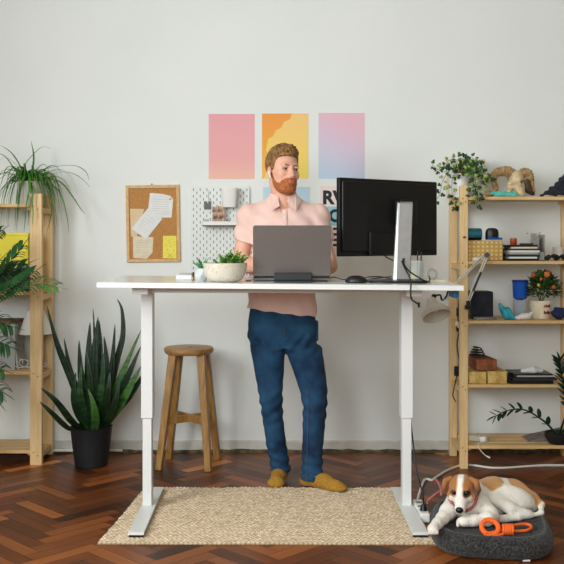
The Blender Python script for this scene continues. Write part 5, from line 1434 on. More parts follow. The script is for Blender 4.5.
# ---------------------------------------------------------------- STOOL
c=Vector((XZ(188.8,5.25),5.25,0)); t=thing('wooden_stool','round wooden stool with four splayed legs standing by the wall','stool',c)
sz=zr(347,5.25); RS=.142
def pt(px,py,Y): return W(px,py,Y)
mb=MB().lathe(c+Vector((0,0,sz-.036)),[(1e-4,0),(.130,0),(RS-.004,.008),(RS,.020),(RS-.002,.032),(RS-.008,.036),(1e-4,.0355)],56); mb.build('seat','stool_top',t)
mb=MB().cyl(c+Vector((0.01,-.01,sz-.0002)),c+Vector((.01,-.01,sz+.0006)),.012); mb.build('seat_plug','knot_wood',t)
tops=[(-.083,-.060),(.078,-.075),(-.062,.07),(.088,.062)]
bots=[WZ(158.8,470,0),WZ(208.5,471.5,0),Vector((XZ(169,5.40),5.40,0)),Vector((XZ(217.5,5.38),5.38,0))]
legpts=[]
for (dx,dy),b in zip(tops,bots):
    a=c+Vector((dx,dy,sz-.0365)); mb=MB(); mb.beam(Vector((b.x,b.y,0)),a,.036,.036,Vector((1,-.25,0)),.046,.040); o=mb.build('leg','stool_wood',t,bevel=.004,smooth=False); legpts.append((Vector((b.x,b.y,0)),a))
s_=.42
q=[a.lerp(b,s_) for a,b in legpts]
mb=MB(); mb.beam(q[0].lerp(q[3],.04),q[0].lerp(q[3],.96),.022,.040,Vector((0,1,0))); mb.build('cross_brace','stool_wood',t,bevel=.002,smooth=False)
q2=[x+Vector((0,0,.0415)) for x in q]
mb=MB(); mb.beam(q[1].lerp(q[2],.04)+Vector((0,0,.004)),q[1].lerp(q[2],.96)+Vector((0,0,.004)),.022,.040,Vector((0,1,0))); mb.build('cross_brace','stool_wood',t,bevel=.002,smooth=False)

# ---------------------------------------------------------------- RIGHT UNIT CONTENT
e4=.0005
def rb(px0,px1,py_top,Y,lev,depth,z0=None):
    """box standing on shelf lev"""
    z=RL[lev]+e4 if z0 is None else z0
    return (XZ(px0,Y),Y,z),(XZ(px1,Y),Y+depth,CH-(py_top-HY)/F*Y)
# --- top shelf
fx0,fx1=XZ(447.3,5.40),XZ(487.5,5.40)
pf=thing('picture_frame','thin pale wooden picture frame leaning on the wall behind the ivy','picture frame',((fx0+fx1)/2,5.46,RL[0]))
TF=Matrix.Translation((0,5.40,RL[0]+.001))@Matrix.Rotation(math.radians(-12),4,'X'); hh=(CH-(158-HY)/F*5.44)-RL[0]
fw_=.011
mb=MB(); mb.box((fx0,0,0),(fx1,.014,fw_),TF); mb.box((fx0,0,hh-fw_),(fx1,.014,hh),TF); mb.box((fx0,0,fw_),(fx0+fw_,.014,hh-fw_),TF); mb.box((fx1-fw_,0,fw_),(fx1,.014,hh-fw_),TF); mb.build('frame','pale_wood',pf,bevel=.001,smooth=False)
MB().box((fx0+fw_,.005,fw_),(fx1-fw_,.008,hh-fw_),TF).build('print','paper_white',pf,smooth=False)
c=Vector((XZ(462.5,5.30),5.30,RL[0]+e4)); c.x=XZ(461.8,5.28)
ivy=thing('ivy_plant','trailing ivy in a white pot at the left end of the top right shelf','houseplant',c)
c.x=max(c.x,xa+.043+.05) if False else c.x
hp=CH-(172-HY)/F*5.28-c.z
MB().lathe(c,[(.040,.0),(.042,.001),(.045,hp*.75),(.046,hp-.008),(.042,hp-.008),(.038,hp-.02),(1e-4,hp-.022)],36).build('pot','ceramic',ivy)
MB().lathe(c,[(.0425,hp-.010),(.0425,hp+.010),(.038,hp+.011),(.036,hp-.004),(1e-4,hp-.006)],36).build('inner_pot','terracotta',ivy)
rnd=random.Random(55)
def ivy_leaf(mb,p,d,s):
    d=d.normalized(); n=Vector((rnd.uniform(-.5,.5),-1,rnd.uniform(-.2,.7))).normalized(); sd=d.cross(n).normalized(); n=sd.cross(d)
    pr=[(0,0),(.35,-.12),(.55,.25),(.30,.42),(.34,.72),(0,1.05),(-.34,.72),(-.30,.42),(-.55,.25),(-.35,-.12)]
    V=[p+n*.10*s]+[p+(sd*x+d*y)*s+n*(-.12*abs(x))*s for x,y in pr]; V[0]=p+d*.35*s+n*.06*s
    mb.add(V,[(0,i+1,(i+1)%10+1) for i in range(10)])
mv=MB(); ml=MB()
def vine(pts,dep,step=.017,s=(.018,.030)):
    P=[W(x,y,(dep if not isinstance(dep,list) else dep[i])) for i,(x,y) in enumerate(pts)]
    Cc=curve([c+Vector((0,0,hp))]+P,8); mv.tube([c+Vector((0,0,hp))]+P,.0013,n=5,sub=5)
    acc=0; sg=1
    for a,b in zip(Cc,Cc[1:]):
        acc+=(b-a).length
        if acc>step:
            acc=0; sg=-sg; d=(b-a).normalized(); q=(Vector((0,-1,0)).cross(d)*sg+d*.3+Vector((0,rnd.uniform(-.8,.2),rnd.uniform(-.5,.3)))).normalized()
            st=b+q*rnd.uniform(.006,.016); mv.tube([b,st],.0008,n=4,sub=2); ml.mi=rnd.choice([0,0,0,1]); ivy_leaf(ml,st,q,rnd.uniform(*s))
vine([(455,165),(444,166),(434,172)],5.26,.021); vine([(452,166),(444,172),(436,168),(432,164)],5.24)
vine([(453,168),(443,180),(440,194),(436,200)],5.22); vine([(462,160),(466,160)],5.30,.011); vine([(470,162),(478,164),(480,172)],5.26,.011); vine([(474,166),(482,176),(480,190),(478,200)],5.14,.012); vine([(470,170),(476,184),(478,196),(476,206)],5.12,.012)
vine([(478,168),(484,178),(488,184),(490,178)],5.22,.012); vine([(470,172),(474,186),(470,196)],5.16,.012); vine([(456,160),(450,160),(446,164)],5.30,.013)
vine([(466,158),(472,158),(478,163)],5.30,.011); vine([(463,164),(468,166),(474,176)],5.22,.011); vine([(468,160),(460,158)],5.26,.011); vine([(472,166),(480,169),(486,176)],5.26,.011)
vine([(453,176),(452,192),(454,202),(456,208)],5.16,.016)
mv.build('stems','palm_stem',ivy); ml.build('leaves',['ivy_leaf','spider_pale'],ivy,solid=.0006)
lo,hi=rb(450,456.5,193,5.30,0,.03); mb=MB().box((lo[0]-.004,lo[1],RL[0]+e4),(lo[0]+.02,hi[1],RL[0]+.016)); one('black_clip',mb,'black_plastic','small black clip on the shelf left of the ivy pot','clip',smooth=False,bevel=.002)
# ram skull
c=Vector((XZ(516,5.27),5.27,RL[0]+e4)); sk=thing('animal_skull','bleached animal skull with two curled horns on the top right shelf','skull',c)
s2=5.27/F
def SP(px,py,dy=0): return (XZ(px,5.27+dy),5.27+dy,CH-(py-HY)/F*(5.27+dy))
f=Field((XZ(498,5.2),5.12,RL[0]-.01),(XZ(534,5.3),5.42,RL[0]+.21),.0035)
f.ell(SP(516.5,178.5,0.01),(.043,.045,.046),None,.015); f.cone(SP(516,182,-.01),SP(522,193.5,-.080),.033,.017,.015); f.ell(SP(511,186,-.01),(.024,.03,.026),None,.01)
f.cone(SP(510,190,0),SP(506,195,-.02),.014,.008,.01)
for px in (510.5,522.5): f.ell(SP(px,183,-.035),(.015,.030,.013),None,.004,'s')
f.ell(SP(520.5,192,-.09),(.006,.012,.009),None,.003,'s'); f.warp(lambda X,Y,Z: .0016*sins(X,Y,Z,120)); f.cut(lambda X,Y,Z:(RL[0]+.001)-Z+0*X+0*Y)
sculpt('cranium',f,'bone',sk,1)
def horn(pts,r0,r1,m_,dys):
    P=[Vector(SP(x,y,d)) for (x,y),d in zip(pts,dys)]; mb=MB(); mb.tube(P,lambda u:(r0+(r1-r0)*u)*(1+.09*math.sin(u*85)),n=14,sub=8); mb.build('horn',m_,sk)
horn([(513,176),(508,171.5),(501,171.5),(495,174),(493.5,181),(496,188),(494,192.5)],.034,.012,'horn',[.02,.03,.02,.0,-.03,-.05,-.07])
horn([(520,176),(524,172.5),(528.5,173.5),(530.5,180),(531,187),(533,192)],.030,.015,'horn',[.02,.01,.0,-.01,-.02,-.03])
f=Field((XZ(521,5.2),5.12,RL[0]-.01),(XZ(540,5.3),5.42,RL[0]+.16),.004); f.chain([SP(527,182,-.03),SP(529,190,-.03),SP(533,194,-.02)],[.018,.020,.012],.01); f.warp(lambda X,Y,Z: .002*sins(X,Y,Z,140)); f.cut(lambda X,Y,Z:(RL[0]+.001)-Z+0*X+0*Y); sculpt('jaw_bone',f,'horn_dark',sk,1)
f=Field((XZ(489,5.1),5.10,RL[0]-.01),(XZ(521,5.3),5.30,RL[0]+.06),.003); 
for i,(a,b) in enumerate((((492,193.5),(505,192)),((500,194.5),(515,193.5)),((496,194.8),(517,195)))): f.cone(SP(*a,-.09),SP(*b,-.085),.010,.009,.006)
f.warp(lambda X,Y,Z: .002*sins(X,Y,Z,190)); f.cut(lambda X,Y,Z:(RL[0]+.001)-Z+0*X+0*Y); o=sculpt('turquoise_cloth',f,'turquoise',None,1); tag(o,'crumpled turquoise cloth lying before the animal skull','cloth')
c=Vector((XZ(489.5,5.25),5.25,RL[0])); f=Field(c-Vector((.05,.05,.01)),c+Vector((.05,.05,.05)),.003); f.ell(c+Vector((0,0,.020)),(.030,.024,.018),None,.01); f.warp(lambda X,Y,Z:.002*sins(X,Y,Z,150)); f.cut(lambda X,Y,Z:(RL[0]+.001)-Z+0*X+0*Y); o=sculpt('seashell',f,'horn',None,1); tag(o,'small tan shell lying between the ivy and the skull','shell')
# dark folded umbrella cloth at the right edge
f=Field((XZ(534,5.2),5.14,RL[0]-.01),(1.80,5.45,RL[0]+.18),.0055)
a_=SP(541,195.5,0); f.chain([a_,SP(552,191,0),SP(566,181,.0),SP(576,178,0)],[.006,.018,.034,.045],.02)
f.cone(SP(556,194,-.03),SP(575,188,-.03),.012,.035,.02); f.warp(lambda X,Y,Z: .004*np.sin((X*.6+Z)*150)+.002*sins(X,Y,Z,80)); f.cut(lambda X,Y,Z:(RL[0]+.001)-Z+0*X+0*Y)
o=sculpt('folded_umbrella',f,'dark_cloth',None,1); tag(o,'dark folded umbrella at the right end of the top shelf','umbrella')
# --- second shelf
lo,hi=rb(467.3,503,240.5,5.20,1,.22)
bk=thing('dotted_box','tan woven box with pale dots on the second shelf','box',((lo[0]+hi[0])/2,lo[1]+.11,lo[2]))
lo=(max(lo[0],xa+.0445),lo[1],lo[2])
MB().box(lo,hi).build('box_body','basket',bk,bevel=.004,smooth=False)
mb=MB(); nx=8; nz=5
for i in range(nx):
    for j in range(nz):
        x=lo[0]+(hi[0]-lo[0])*(i+.5)/nx; z=lo[2]+(hi[2]-lo[2])*(j+.5)/nz; mb.box((x-.0055,lo[1]-.0012,z-.005),(x+.0055,lo[1]+.001,z+.005))
mb.build('dots','basket_dot',bk,smooth=False)
bt=hi[2]+.0006
x0=max(XZ(467.5,5.25),xa+.045)
mb=MB(); zc=bt+.034; mb.cyl((x0,5.28,zc),(XZ(482,5.25),5.28,zc),.034,n=28); mb.mi=1; mb.cyl((x0+.004,5.2795,zc+.0015),(XZ(482,5.25)-.004,5.2795,zc+.0015),.0345,n=28); 
one('cylinder_speaker',mb,['black_plastic','teal_foil'],'dark teal cylindrical speaker lying on the dotted box','speaker')
c=Vector((XZ(492,5.28),5.28,bt)); mb=MB(); mb.lathe(c,[(1e-4,0),(.036,0),(.038,.010),(.038,.045),(.033,.062),(.020,.070),(1e-4,.0715)],32,sy=.7); one('rounded_speaker',mb,'black_plastic','black rounded speaker standing upright on the dotted box','speaker')
mb=MB(); T=Matrix.Translation((XZ(496,5.21),5.215,bt))@Matrix.Rotation(.15,4,'Z'); mb.box((-.075,-.0,0),(.065,.024,.003),T); one('loose_paper',mb,'paper_white','white papers on the front edge of the dotted box','paper',smooth=False)
mb=MB().box((-.042,0,.0035),(.040,.022,.016),T); one('blue_notebook',mb,'blue_plastic','small blue notebook on top of the dotted box','notebook',smooth=False,bevel=.002)
def mag(i,x0,x1,dep,th,m_,lab,z,rot=0,lev=1):
    T=Matrix.Translation(((x0+x1)/2,5.165+dep/2,z))@Matrix.Rotation(rot,4,'Z'); w=(x1-x0)/2
    mb=MB().box((-w,-dep/2,0),(w,dep/2,th),T); return one('magazine',mb,m_,lab,'magazine','magazines stacked on the second shelf',smooth=False,bevel=.0012)
z=RL[1]+e4
stk=[(.012,'black_plastic','black magazine at the bottom of the stack on the second shelf',505.5,538),(.010,'paper_white','white magazine second from the bottom of the stack',508,536),(.012,'dark_box','dark folder in the middle of the magazine stack',506,539),(.010,'grey_paper','grey magazine above the dark folder in the stack',508,537),(.012,'paper_white','thick white magazine near the top of the stack',509,538.5),(.008,'dark_box','dark thin magazine third from the top of the stack',508,540),(.010,'paper_cream','cream magazine second from the top of the stack',511,537),(.010,'black_plastic','black book topmost on the magazine stack',505,536)]
rnd=random.Random(3)
for i,(th,m_,lab,p0,p1) in enumerate(stk):
    mag(i,XZ(p0,5.19),XZ(p1,5.19),.20,th,m_,lab,z,rnd.uniform(-.05,.05)); z+=th+.0008
c=Vector((XZ(513.5,5.26),5.26,z)); mb=MB().lathe(c,[(1e-4,0),(.016,0),(.019,.004),(.020,.030),(.019,.036),(.014,.037),(.013,.030),(1e-4,.028)],28); one('orange_jar',mb,'orange_cup','small orange red jar on top of the magazine stack','jar')
c=Vector((XZ(528,5.22),5.20,z)); mb=MB().box((-.032,0,0),(.03,.05,.008),Matrix.Translation(c)@Matrix.Rotation(.3,4,'Z')); one('dark_gadget',mb,'dark_box','flat dark gadget lying on the magazines beside the orange jar','gadget',smooth=False,bevel=.002)
lo,hi=rb(538.6,545,233,5.22,1,.16)
mb=MB(); mb.box(lo,(lo[0]+.003,hi[1],hi[2]-.02)); mb.box((hi[0]-.003,lo[1],lo[2]),(hi[0],hi[1],hi[2]-.01)); mb.box((lo[0],hi[1]-.003,lo[2]),(hi[0],hi[1],hi[2])); mb.box(lo,(hi[0],lo[1]+.003,lo[2]+.05)); mb.box(lo,(hi[0],hi[1],lo[2]+.003)); one('file_holder',mb,'grey_paper','silver grey magazine file standing right of the magazine stack','file holder',smooth=False)
mb=MB(); rnd=random.Random(6); b0=Vector((XZ(536,5.3),5.32,z)); 
for i in range(9):
    e=b0+Vector((rnd.uniform(-.05,.04),rnd.uniform(-.03,.03),rnd.uniform(.03,.075))); mb.tube([b0,b0.lerp(e,.5)+Vector((0,0,.01)),e],.0012,n=5,sub=3); mb.ball(e,(.008,.008,.007),8)
one('dried_flowers',mb,'pot_grey','pale dried flowers lying on the magazine stack near the grey file','dried flowers')
f=Field((XZ(542,5.2),5.16,RL[1]-.01),(XZ(575,5.2),5.36,RL[1]+.06),.004)
for i in range(9): f.ell((XZ(548,5.2)+.017*i,5.22+.03*math.sin(i*2),RL[1]+.014+.006*(i%3)),(.016,.02,.013),None,.006)
f.warp(lambda X,Y,Z:.003*sins(X,Y,Z,150)); f.cut(lambda X,Y,Z:(RL[1]+.001)-Z+0*X+0*Y); o=sculpt('dark_headphones',f,'black_plastic',None,1); tag(o,'tangle of dark headphones at the right of the second shelf','headphones')
c=Vector((XZ(562,5.30),5.38,RL[1]+e4)); mb=MB().lathe(c,[(.022,0),(.024,.002),(.030,.075),(.028,.075),(.022,.004),(1e-4,.004)],24); one('paper_cup',mb,'white_plastic','pale cup behind the dark headphones on the second shelf','cup')
mb=MB().box((XZ(473,5.17),5.157,RL[1]+e4),(XZ(486,5.17),5.197,RL[1]+.020)); 
one('tissue_pack',mb,'paper_white','small white pack at the shelf edge before the dotted box','packet',smooth=False,bevel=.004)
# --- third shelf
c0=Vector((XZ(483,5.3),5.30,RL[2]+e4))
spk=thing('black_speaker','black fabric speaker cube standing at the left of the third shelf','speaker',c0)
x0=max(XZ(469.5,5.27),xa+.045); MB().box((x0,5.24,c0.z),(XZ(493.5,5.24),5.37,CH-(291.5-HY)/F*5.24)).build('cabinet','black_plastic',spk,bevel=.008,smooth=False)
MB().box((x0+.008,5.2385,c0.z+.008),(XZ(493.5,5.24)-.008,5.241,CH-(291.5-HY)/F*5.24-.008)).build('grille','dark_cloth',spk,smooth=False)
c=Vector((XZ(485,5.195),5.197,RL[2]+e4)); mb=MB().lathe(c,[(1e-4,0),(.036,0),(.0385,.004),(.0385,.014),(.035,.017),(1e-4,.0175)],40,sx=1.7); one('round_tray',mb,'silver','silver oval dish in front of the black fabric speaker','dish')
c=Vector((XZ(520,5.30),5.30,RL[2]+e4)); jug=thing('water_filter_bottle','blue and clear water filter bottle on the third shelf','bottle',c)
h=CH-(280-HY)/F*5.30-c.z
MB().lathe(c,[(1e-4,0),(.036,0),(.038,.004),(.038,h*.48),(.036,h*.48),(.035,.006),(1e-4,.006)],32).build('lower_jug','clear_jug',jug)
MB().lathe(c,[(1e-4,.008),(.018,.008),(.019,.012),(.019,h*.5),(1e-4,h*.5)],24).build('filter_cartridge','filter_blue',jug)
MB().lathe(c,[(.030,h*.5),(.040,h*.54),(.044,h*.95),(.042,h*.95),(.038,h*.56),(1e-4,h*.53)],32).build('upper_funnel','filter_blue',jug)
MB().lathe(c,[(1e-4,h*.95),(.046,h*.95),(.047,h*.97),(.044,h),(1e-4,h)],32).build('lid','blue_lid',jug)
f=Field((XZ(496,5.2),5.16,RL[2]-.01),(XZ(520,5.2),5.32,RL[2]+.12),.0035)
f.ell((XZ(507,5.2),5.22,RL[2]+.036),(.030,.034,.036),None,.01); f.cone((XZ(503,5.2),5.22,RL[2]+.06),(XZ(500.5,5.2),5.22,RL[2]+.082),.018,.010,.01); f.cone((XZ(510,5.2),5.21,RL[2]+.02),(XZ(515,5.2),5.20,RL[2]+.012),.022,.010,.01)
f.warp(lambda X,Y,Z:.0035*np.sin(X*150+Z*60)+.002*sins(X,Y,Z,110)); f.cut(lambda X,Y,Z:(RL[2]+.001)-Z+0*X+0*Y); o=sculpt('teal_bag',f,'teal_bag',None,1); tag(o,'small crumpled teal bag before the water filter bottle','bag')
f=Field((XZ(512,5.15),5.155,RL[2]-.01),(XZ(535,5.2),5.26,RL[2]+.07),.0035)
f.chain([(XZ(517,5.18),5.19,RL[2]+.012),(XZ(523,5.18),5.19,RL[2]+.020),(XZ(528,5.18),5.185,RL[2]+.022),(XZ(531,5.18),5.185,RL[2]+.038)],[.010,.016,.016,.010],.01); f.warp(lambda X,Y,Z:.003*sins(X,Y,Z,170)); f.cut(lambda X,Y,Z:(RL[2]+.001)-Z+0*X+0*Y); o=sculpt('white_cloth',f,'white_bag',None,1); tag(o,'crumpled white cloth beside the small teal bag','cloth')
c=Vector((XZ(540.8,5.29),5.29,RL[2]+e4)); fl=thing('flowering_plant','bushy plant with orange red flowers in a cream pot on the third shelf','houseplant',c)
h=CH-(300.5-HY)/F*5.27-c.z
MB().lathe(c,[(.050,0),(.054,.002),(.064,h-.002),(.063,h),(.058,h),(.055,h-.02),(1e-4,h-.022)],40).build('pot','paper_cream',fl)
mb=MB()
for j,zz in ((0,.30),(1,.66)):
    for k,dx in enumerate((-.006,.004,.014,.022)):
        x=XZ(545,5.23)+dx; mb.box((x,5.225,c.z+h*zz),(x+.005,5.238,c.z+h*(zz+.16-.05*((k+j)%2))))
    mb.box((XZ(545,5.23)-.006,5.225,c.z+h*(zz+.05)),(XZ(545,5.23)+.026,5.238,c.z+h*(zz+.08)))
mb.build('red_marks','red_mark',fl,smooth=False)
rnd=random.Random(14); mb=MB(); ms=MB(); mf=MB()
cc=c+Vector((.012,.0,h+.065))
for i in range(560):
    a=rnd.uniform(0,2*PI); el=rnd.uniform(-.5,1.5); r=rnd.uniform(.5,1)
    p=cc+Vector((math.cos(a)*math.cos(el)*.098,math.sin(a)*math.cos(el)*.085,math.sin(el)*.085))*r
    if p.y>5.50 or p.z<c.z+h-.01 : continue
    d=(p-cc+Vector((rnd.uniform(-.04,.04),rnd.uniform(-.04,.04),rnd.uniform(-.02,.04)))).normalized()*rnd.uniform(.022,.036)
    mb.blade([p,p+d*.5,p+d],lambda u:.0100*math.sin(PI*min(1,u*.9+.08)),fold=.3,sub=2)
for i in range(10):
    a=i*2.4; e=cc+Vector((math.cos(a)*.05,math.sin(a)*.04,.02)); ms.tube([c+Vector((0,0,h-.02)),e],.002,n=5,sub=2)
ms.build('stems','palm_stem',fl); mb.build('leaves','bush_leaf',fl,solid=.0006)
for x,y,m_,r in ((546.5,274.5,'petal_orange',.017),(533,275,'petal_red',.014),(553.5,287,'petal_red',.013),(538.5,285,'petal_yellow',.009),(549,271.5,'petal_red',.010),(541,279,'petal_orange',.008)):
    p=W(x,y,5.21); mf=MB()
    for k in range(16):
        a=k*2.4; q=1.4*(k/16); d=Vector((math.cos(a)*math.sin(q),-math.cos(q),math.sin(a)*math.sin(q)))*r; mf.ball(p+d*.7,(r*.45,r*.3,r*.4),8)
    mf.build('flower_head',m_,fl)
f=Field((XZ(550,5.2),5.16,RL[2]-.01),(XZ(572,5.2),5.30,RL[2]+.11),.0035); f.ell((XZ(559.5,5.21),5.215,RL[2]+.036),(.042,.038,.036),None,.01); f.warp(lambda X,Y,Z:.004*np.sin(X*120+Z*140)+.003*sins(X,Y,Z,90)); f.cut(lambda X,Y,Z:(RL[2]+.001)-Z+0*X+0*Y); o=sculpt('wool_ball',f,'navy',None,1); tag(o,'rolled navy socks beside the cream flower pot','socks')
# --- fourth shelf: bricks, cable, notebooks
def brick(px0,px1,py0,Y,dep,z,m_,lab,rot=0):
    w=(XZ(px1,Y)-XZ(px0,Y))/2; cx=(XZ(px1,Y)+XZ(px0,Y))/2; top=CH-(py0-HY)/F*Y
    f=Field((cx-w-.06,Y-.07,z-.01),(cx+w+.06,Y+dep+.06,top+.02),.004)
    c_,s_=math.cos(rot),math.sin(rot); yc=Y+dep/2; hz=(top-z)/2; zc=(top+z)/2
    def fn(X,Yv,Z):
        x=(X-cx)*c_+(Yv-yc)*s_; y=-(X-cx)*s_+(Yv-yc)*c_
        q=[np.abs(x)-w+.006,np.abs(y)-dep/2+.006,np.abs(Z-zc)-hz+.006]
        return np.sqrt(sum(np.maximum(k,0)**2 for k in q))+np.minimum(np.maximum(np.maximum(q[0],q[1]),q[2]),0)-.006
    f.op(fn,(cx-w-.04,Y-.05,z),(cx+w+.04,Y+dep+.05,top),.001); f.warp(lambda X,Y,Z:.0014*sins(X,Y,Z,110)+.0008*sins(X,Y,Z,260)); f.cut(lambda X,Y,Z:(z)-Z+0*X+0*Y)
    o=sculpt('brick',f,m_,None,1); return tag(o,lab,'brick','bricks on the fourth shelf')
z=RL[3]+e4; bx0=(xa+.045)/5.175*F+HX
brick(max(468.5,bx0),486.7,372,5.175,.20,z,'brick_yellow','yellowish brick on the fourth shelf, left one of the lower pair')
brick(488,507.3,371.5,5.175,.20,z,'brick_yellow','yellowish brick on the fourth shelf, right one of the lower pair')
zt=CH-(371.5-HY)/F*5.175+.0015
brick(476,496.5,359.5,5.19,.19,zt,'brick_red','reddish brown brick lying on top of the two yellowish bricks',.06)
zt2=CH-(359.5-HY)/F*5.19+.002
cx=XZ(477.5,5.26); mb=MB(); P=[Vector((max(cx,xa+.075)+.048*math.cos(a)*(1-.02*i),5.27+.055*math.sin(a),zt2+.008+.0016*i)) for i,a in enumerate([k*.7 for k in range(34)])]; mb.tube(P,.004,n=6,sub=4); one('cable',mb,'black_cord','coil of black cable lying on the reddish brown brick','cable')
z=RL[3]+e4
for th,m_,lab,p0,p1 in ((.018,'black_plastic','thick black notebook at the bottom of the stack on the fourth shelf',509,552),(.012,'dark_box','dark grey notebook in the middle of the fourth shelf stack',512,556),(.006,'black_plastic','thin black notebook near the top of the fourth shelf stack',514,554),(.009,'grey_paper','ring bound grey notebook under the white gadget',516,553),(.007,'black_plastic','black notebook topmost of the fourth shelf stack',513,552)):
    mb=MB().box((XZ(p0,5.2),5.175,z),(XZ(p1,5.2),5.37,z+th)); one('notebook',mb,m_,lab,'notebook','notebooks on the fourth shelf',smooth=False,bevel=.0015); z+=th+.0008
f=Field((XZ(516,5.2),5.17,z-.01),(XZ(548,5.2),5.32,z+.05),.0035); f.chain([(XZ(524,5.2),5.23,z+.010),(XZ(534,5.2),5.22,z+.016),(XZ(543,5.2),5.23,z+.011)],[.012,.020,.012],.012); f.warp(lambda X,Y,Z:.002*sins(X,Y,Z,120)); f.cut(lambda X,Y,Z:(z+.0004)-Z+0*X+0*Y); o=sculpt('crumpled_wrapper',f,'white_bag',None,1); tag(o,'crumpled white wrapper on top of the stacked notebooks','wrapper')
# --- bottom shelf
zb5=RL[4]+e4
ad=thing('power_adapter','white power adapter wrapped in its cord on the bottom shelf','adapter',(XZ(480,5.25),5.25,zb5))
T=Matrix.Translation((XZ(479.5,5.27),5.27,zb5))@Matrix.Rotation(-.5,4,'Z')
MB().box((-.055,-.020,0.001),(.045,.020,.030),T).build('case','white_plastic',ad,bevel=.006,smooth=False)
mb=MB(); P=[T@Vector((.018*math.sin(k*.55)+.02,.026*math.cos(k*1.05),.018+.021*math.sin(k*1.05))) for k in range(26)]; mb.tube(P,.0028,n=6,sub=4); mb.build('wound_cord','white_cord',ad)
mb=MB(); mb.tube([Vector((XZ(482,5.24),5.22,zb5+.008)),W(479,443.8,5.17),W(479,447.5,5.148),W(481,451,5.145),W(485,455,5.14),W(488.3,457,5.135)],.0026,n=6); mb.cyl(W(487.0,456.2,5.137),W(490.0,458,5.132),.0052,n=10); one('hanging_lead',mb,'white_cord','white lead with a plug end hanging off the bottom shelf','cord')
mb=MB(); V=[W(530,440.5,5.22),Vector((1.70,5.22,zb5)),Vector((1.70,5.40,zb5)),Vector((XZ(533,5.4),5.40,zb5))]; z0_=zb5; 
mb.prism([Vector((XZ(528.5,5.25),5.25,z0_)),Vector((1.70,5.25,z0_)),Vector((1.70,5.25,z0_+.055)),Vector((XZ(534,5.25),5.25,z0_+.012))],(0,.15,0)); one('grey_folder',mb,'grey_fabric','grey wedge shaped folder on the bottom shelf behind the dark pot','folder',smooth=False,bevel=.001)
c=Vector((XZ(557.5,5.20),5.215,zb5)); c.x=1.625; zz=thing('zz_plant','zz plant with arching glossy stems in a dark bowl on the bottom shelf','houseplant',c)
MB().lathe(c,[(.045,0),(.052,.001),(.074,.035),(.078,.062),(.074,.062),(.066,.045),(1e-4,.043)],40).build('pot','black_pot',zz)
MB().lathe(c,[(1e-4,.045),(.066,.048),(.067,.044),(1e-4,.040)],24).build('soil','soil',zz)
rnd=random.Random(21)
def zzstem(pts,ys,n,L_=.05,w=.012,start=.15,up=False):
    P=[c+Vector((rnd.uniform(-.01,.01),0,.045))]+[W(x,y,d) for (x,y),d in zip(pts,ys)]
    so=MB().tube(P,lambda u:.005*(1-u)+.0018,n=8,sub=6).build('stem','zz_leaf',zz)
    Cc=curve(P,10); mb=MB()
    for i in range(n):
        s=start+(1-start)*i/(n-1); k=min(len(Cc)-2,int(s*(len(Cc)-1))); p=Cc[k]; d=(Cc[k+1]-Cc[k]).normalized()
        for sg in (-1,1):
            sd=Vector((0,-1,0)).cross(d)*sg; q=(sd*.75+d*.8+Vector((0,rnd.uniform(-.5,.1),.25))).normalized()*L_*rnd.uniform(.85,1.15)
            mb.blade([p,p+q*.5,p+q],lambda u:w*math.sin(PI*min(1,u*.92+.06))**.8,fold=.25,sub=4)
    mb.blade([Cc[-1],Cc[-1]+(Cc[-1]-Cc[-3]).normalized()*.03,Cc[-1]+(Cc[-1]-Cc[-3]).normalized()*.06],lambda u:w*math.sin(PI*min(1,u*.92+.06)),sub=3)
    mb.build('leaflets','zz_leaf',so,solid=.0012)
zzstem([(545,422),(525,410),(508,410.5),(496,416)],[5.15,5.11,5.10,5.10],8,.052,.0135,.22)
zzstem([(566,412),(564,390),(561,372),(559,362)],[5.12,5.10,5.10,5.10],11,.065,.022,.30)
zzstem([(574,420),(580,395),(583,375)],[5.12,5.1,5.1],7,.065,.020,.35)
# ---------------------------------------------------------------- LAMP ARM, CLAMP, CABLES AT THE RIGHT UNIT
lp=thing('architect_lamp','cream jointed desk lamp hanging its shade beside the pine shelf','lamp',W(466,300,5.12))
yA=5.135
def rod(name,pts,r,m_='lamp_enamel',par=None): return MB().tube(pts,r,n=8,sub=2).build(name,m_,par or lp)
for o_ in (-1.1,1.1):
    rod('lower_arm_rod',[W(468+o_,302,yA-.012),W(487+o_,256,yA-.012)],.0042)
rod('spring',[W(473,291,yA-.02),W(481,272,yA-.02)],.0065,'black_plastic')
yB=5.10
for o_ in (-.9,.9): rod('upper_arm_rod',[W(486,254+o_*1.3,yA+.0),W(448,291+o_*1.3,5.02)],.0038)
rod('spring',[W(481,259.5,yA-.008),W(471,268.5,yA-.02)],.006,'black_plastic')
MB().cyl(W(487,255,yA-.022),W(487,255,yA+.012),.015,n=20).build('elbow_joint','black_plastic',lp)
MB().ball(W(434,296,5.0),(.014,.012,.012),12).build('head_joint','black_plastic',lp)
MB().tube([W(448,291,5.02),W(446,297,5.01),W(442,300,5.0),W(440,295,5.0),W(434,296,5.0)],.005,n=8).build('joint_bracket','black_plastic',lp)
MB().tube([W(451,289,5.02),W(447,299,5.01),W(443,299,5.0)],.0035,n=8).build('joint_bracket','lamp_enamel',lp)
hc=W(431,299,4.99); d=(W(437.5,318,4.93)-hc).normalized(); RTm=Vector((0,0,1)).rotation_difference(d).to_matrix()
L_=.106
MB().lathe(hc,[(1e-4,-.004),(.020,-.003),(.026,.012),(.030,.028),(.052,.055),(.074,.080),(.0775,.084),(.0775,L_),(.074,L_),(.070,.082),(.048,.058),(.026,.030),(1e-4,.028)],44,T=RTm).build('lamp_head','lamp_enamel',lp)
MB().ball(hc+d*.066,.024,14).build('light_bulb','ceramic',lp)
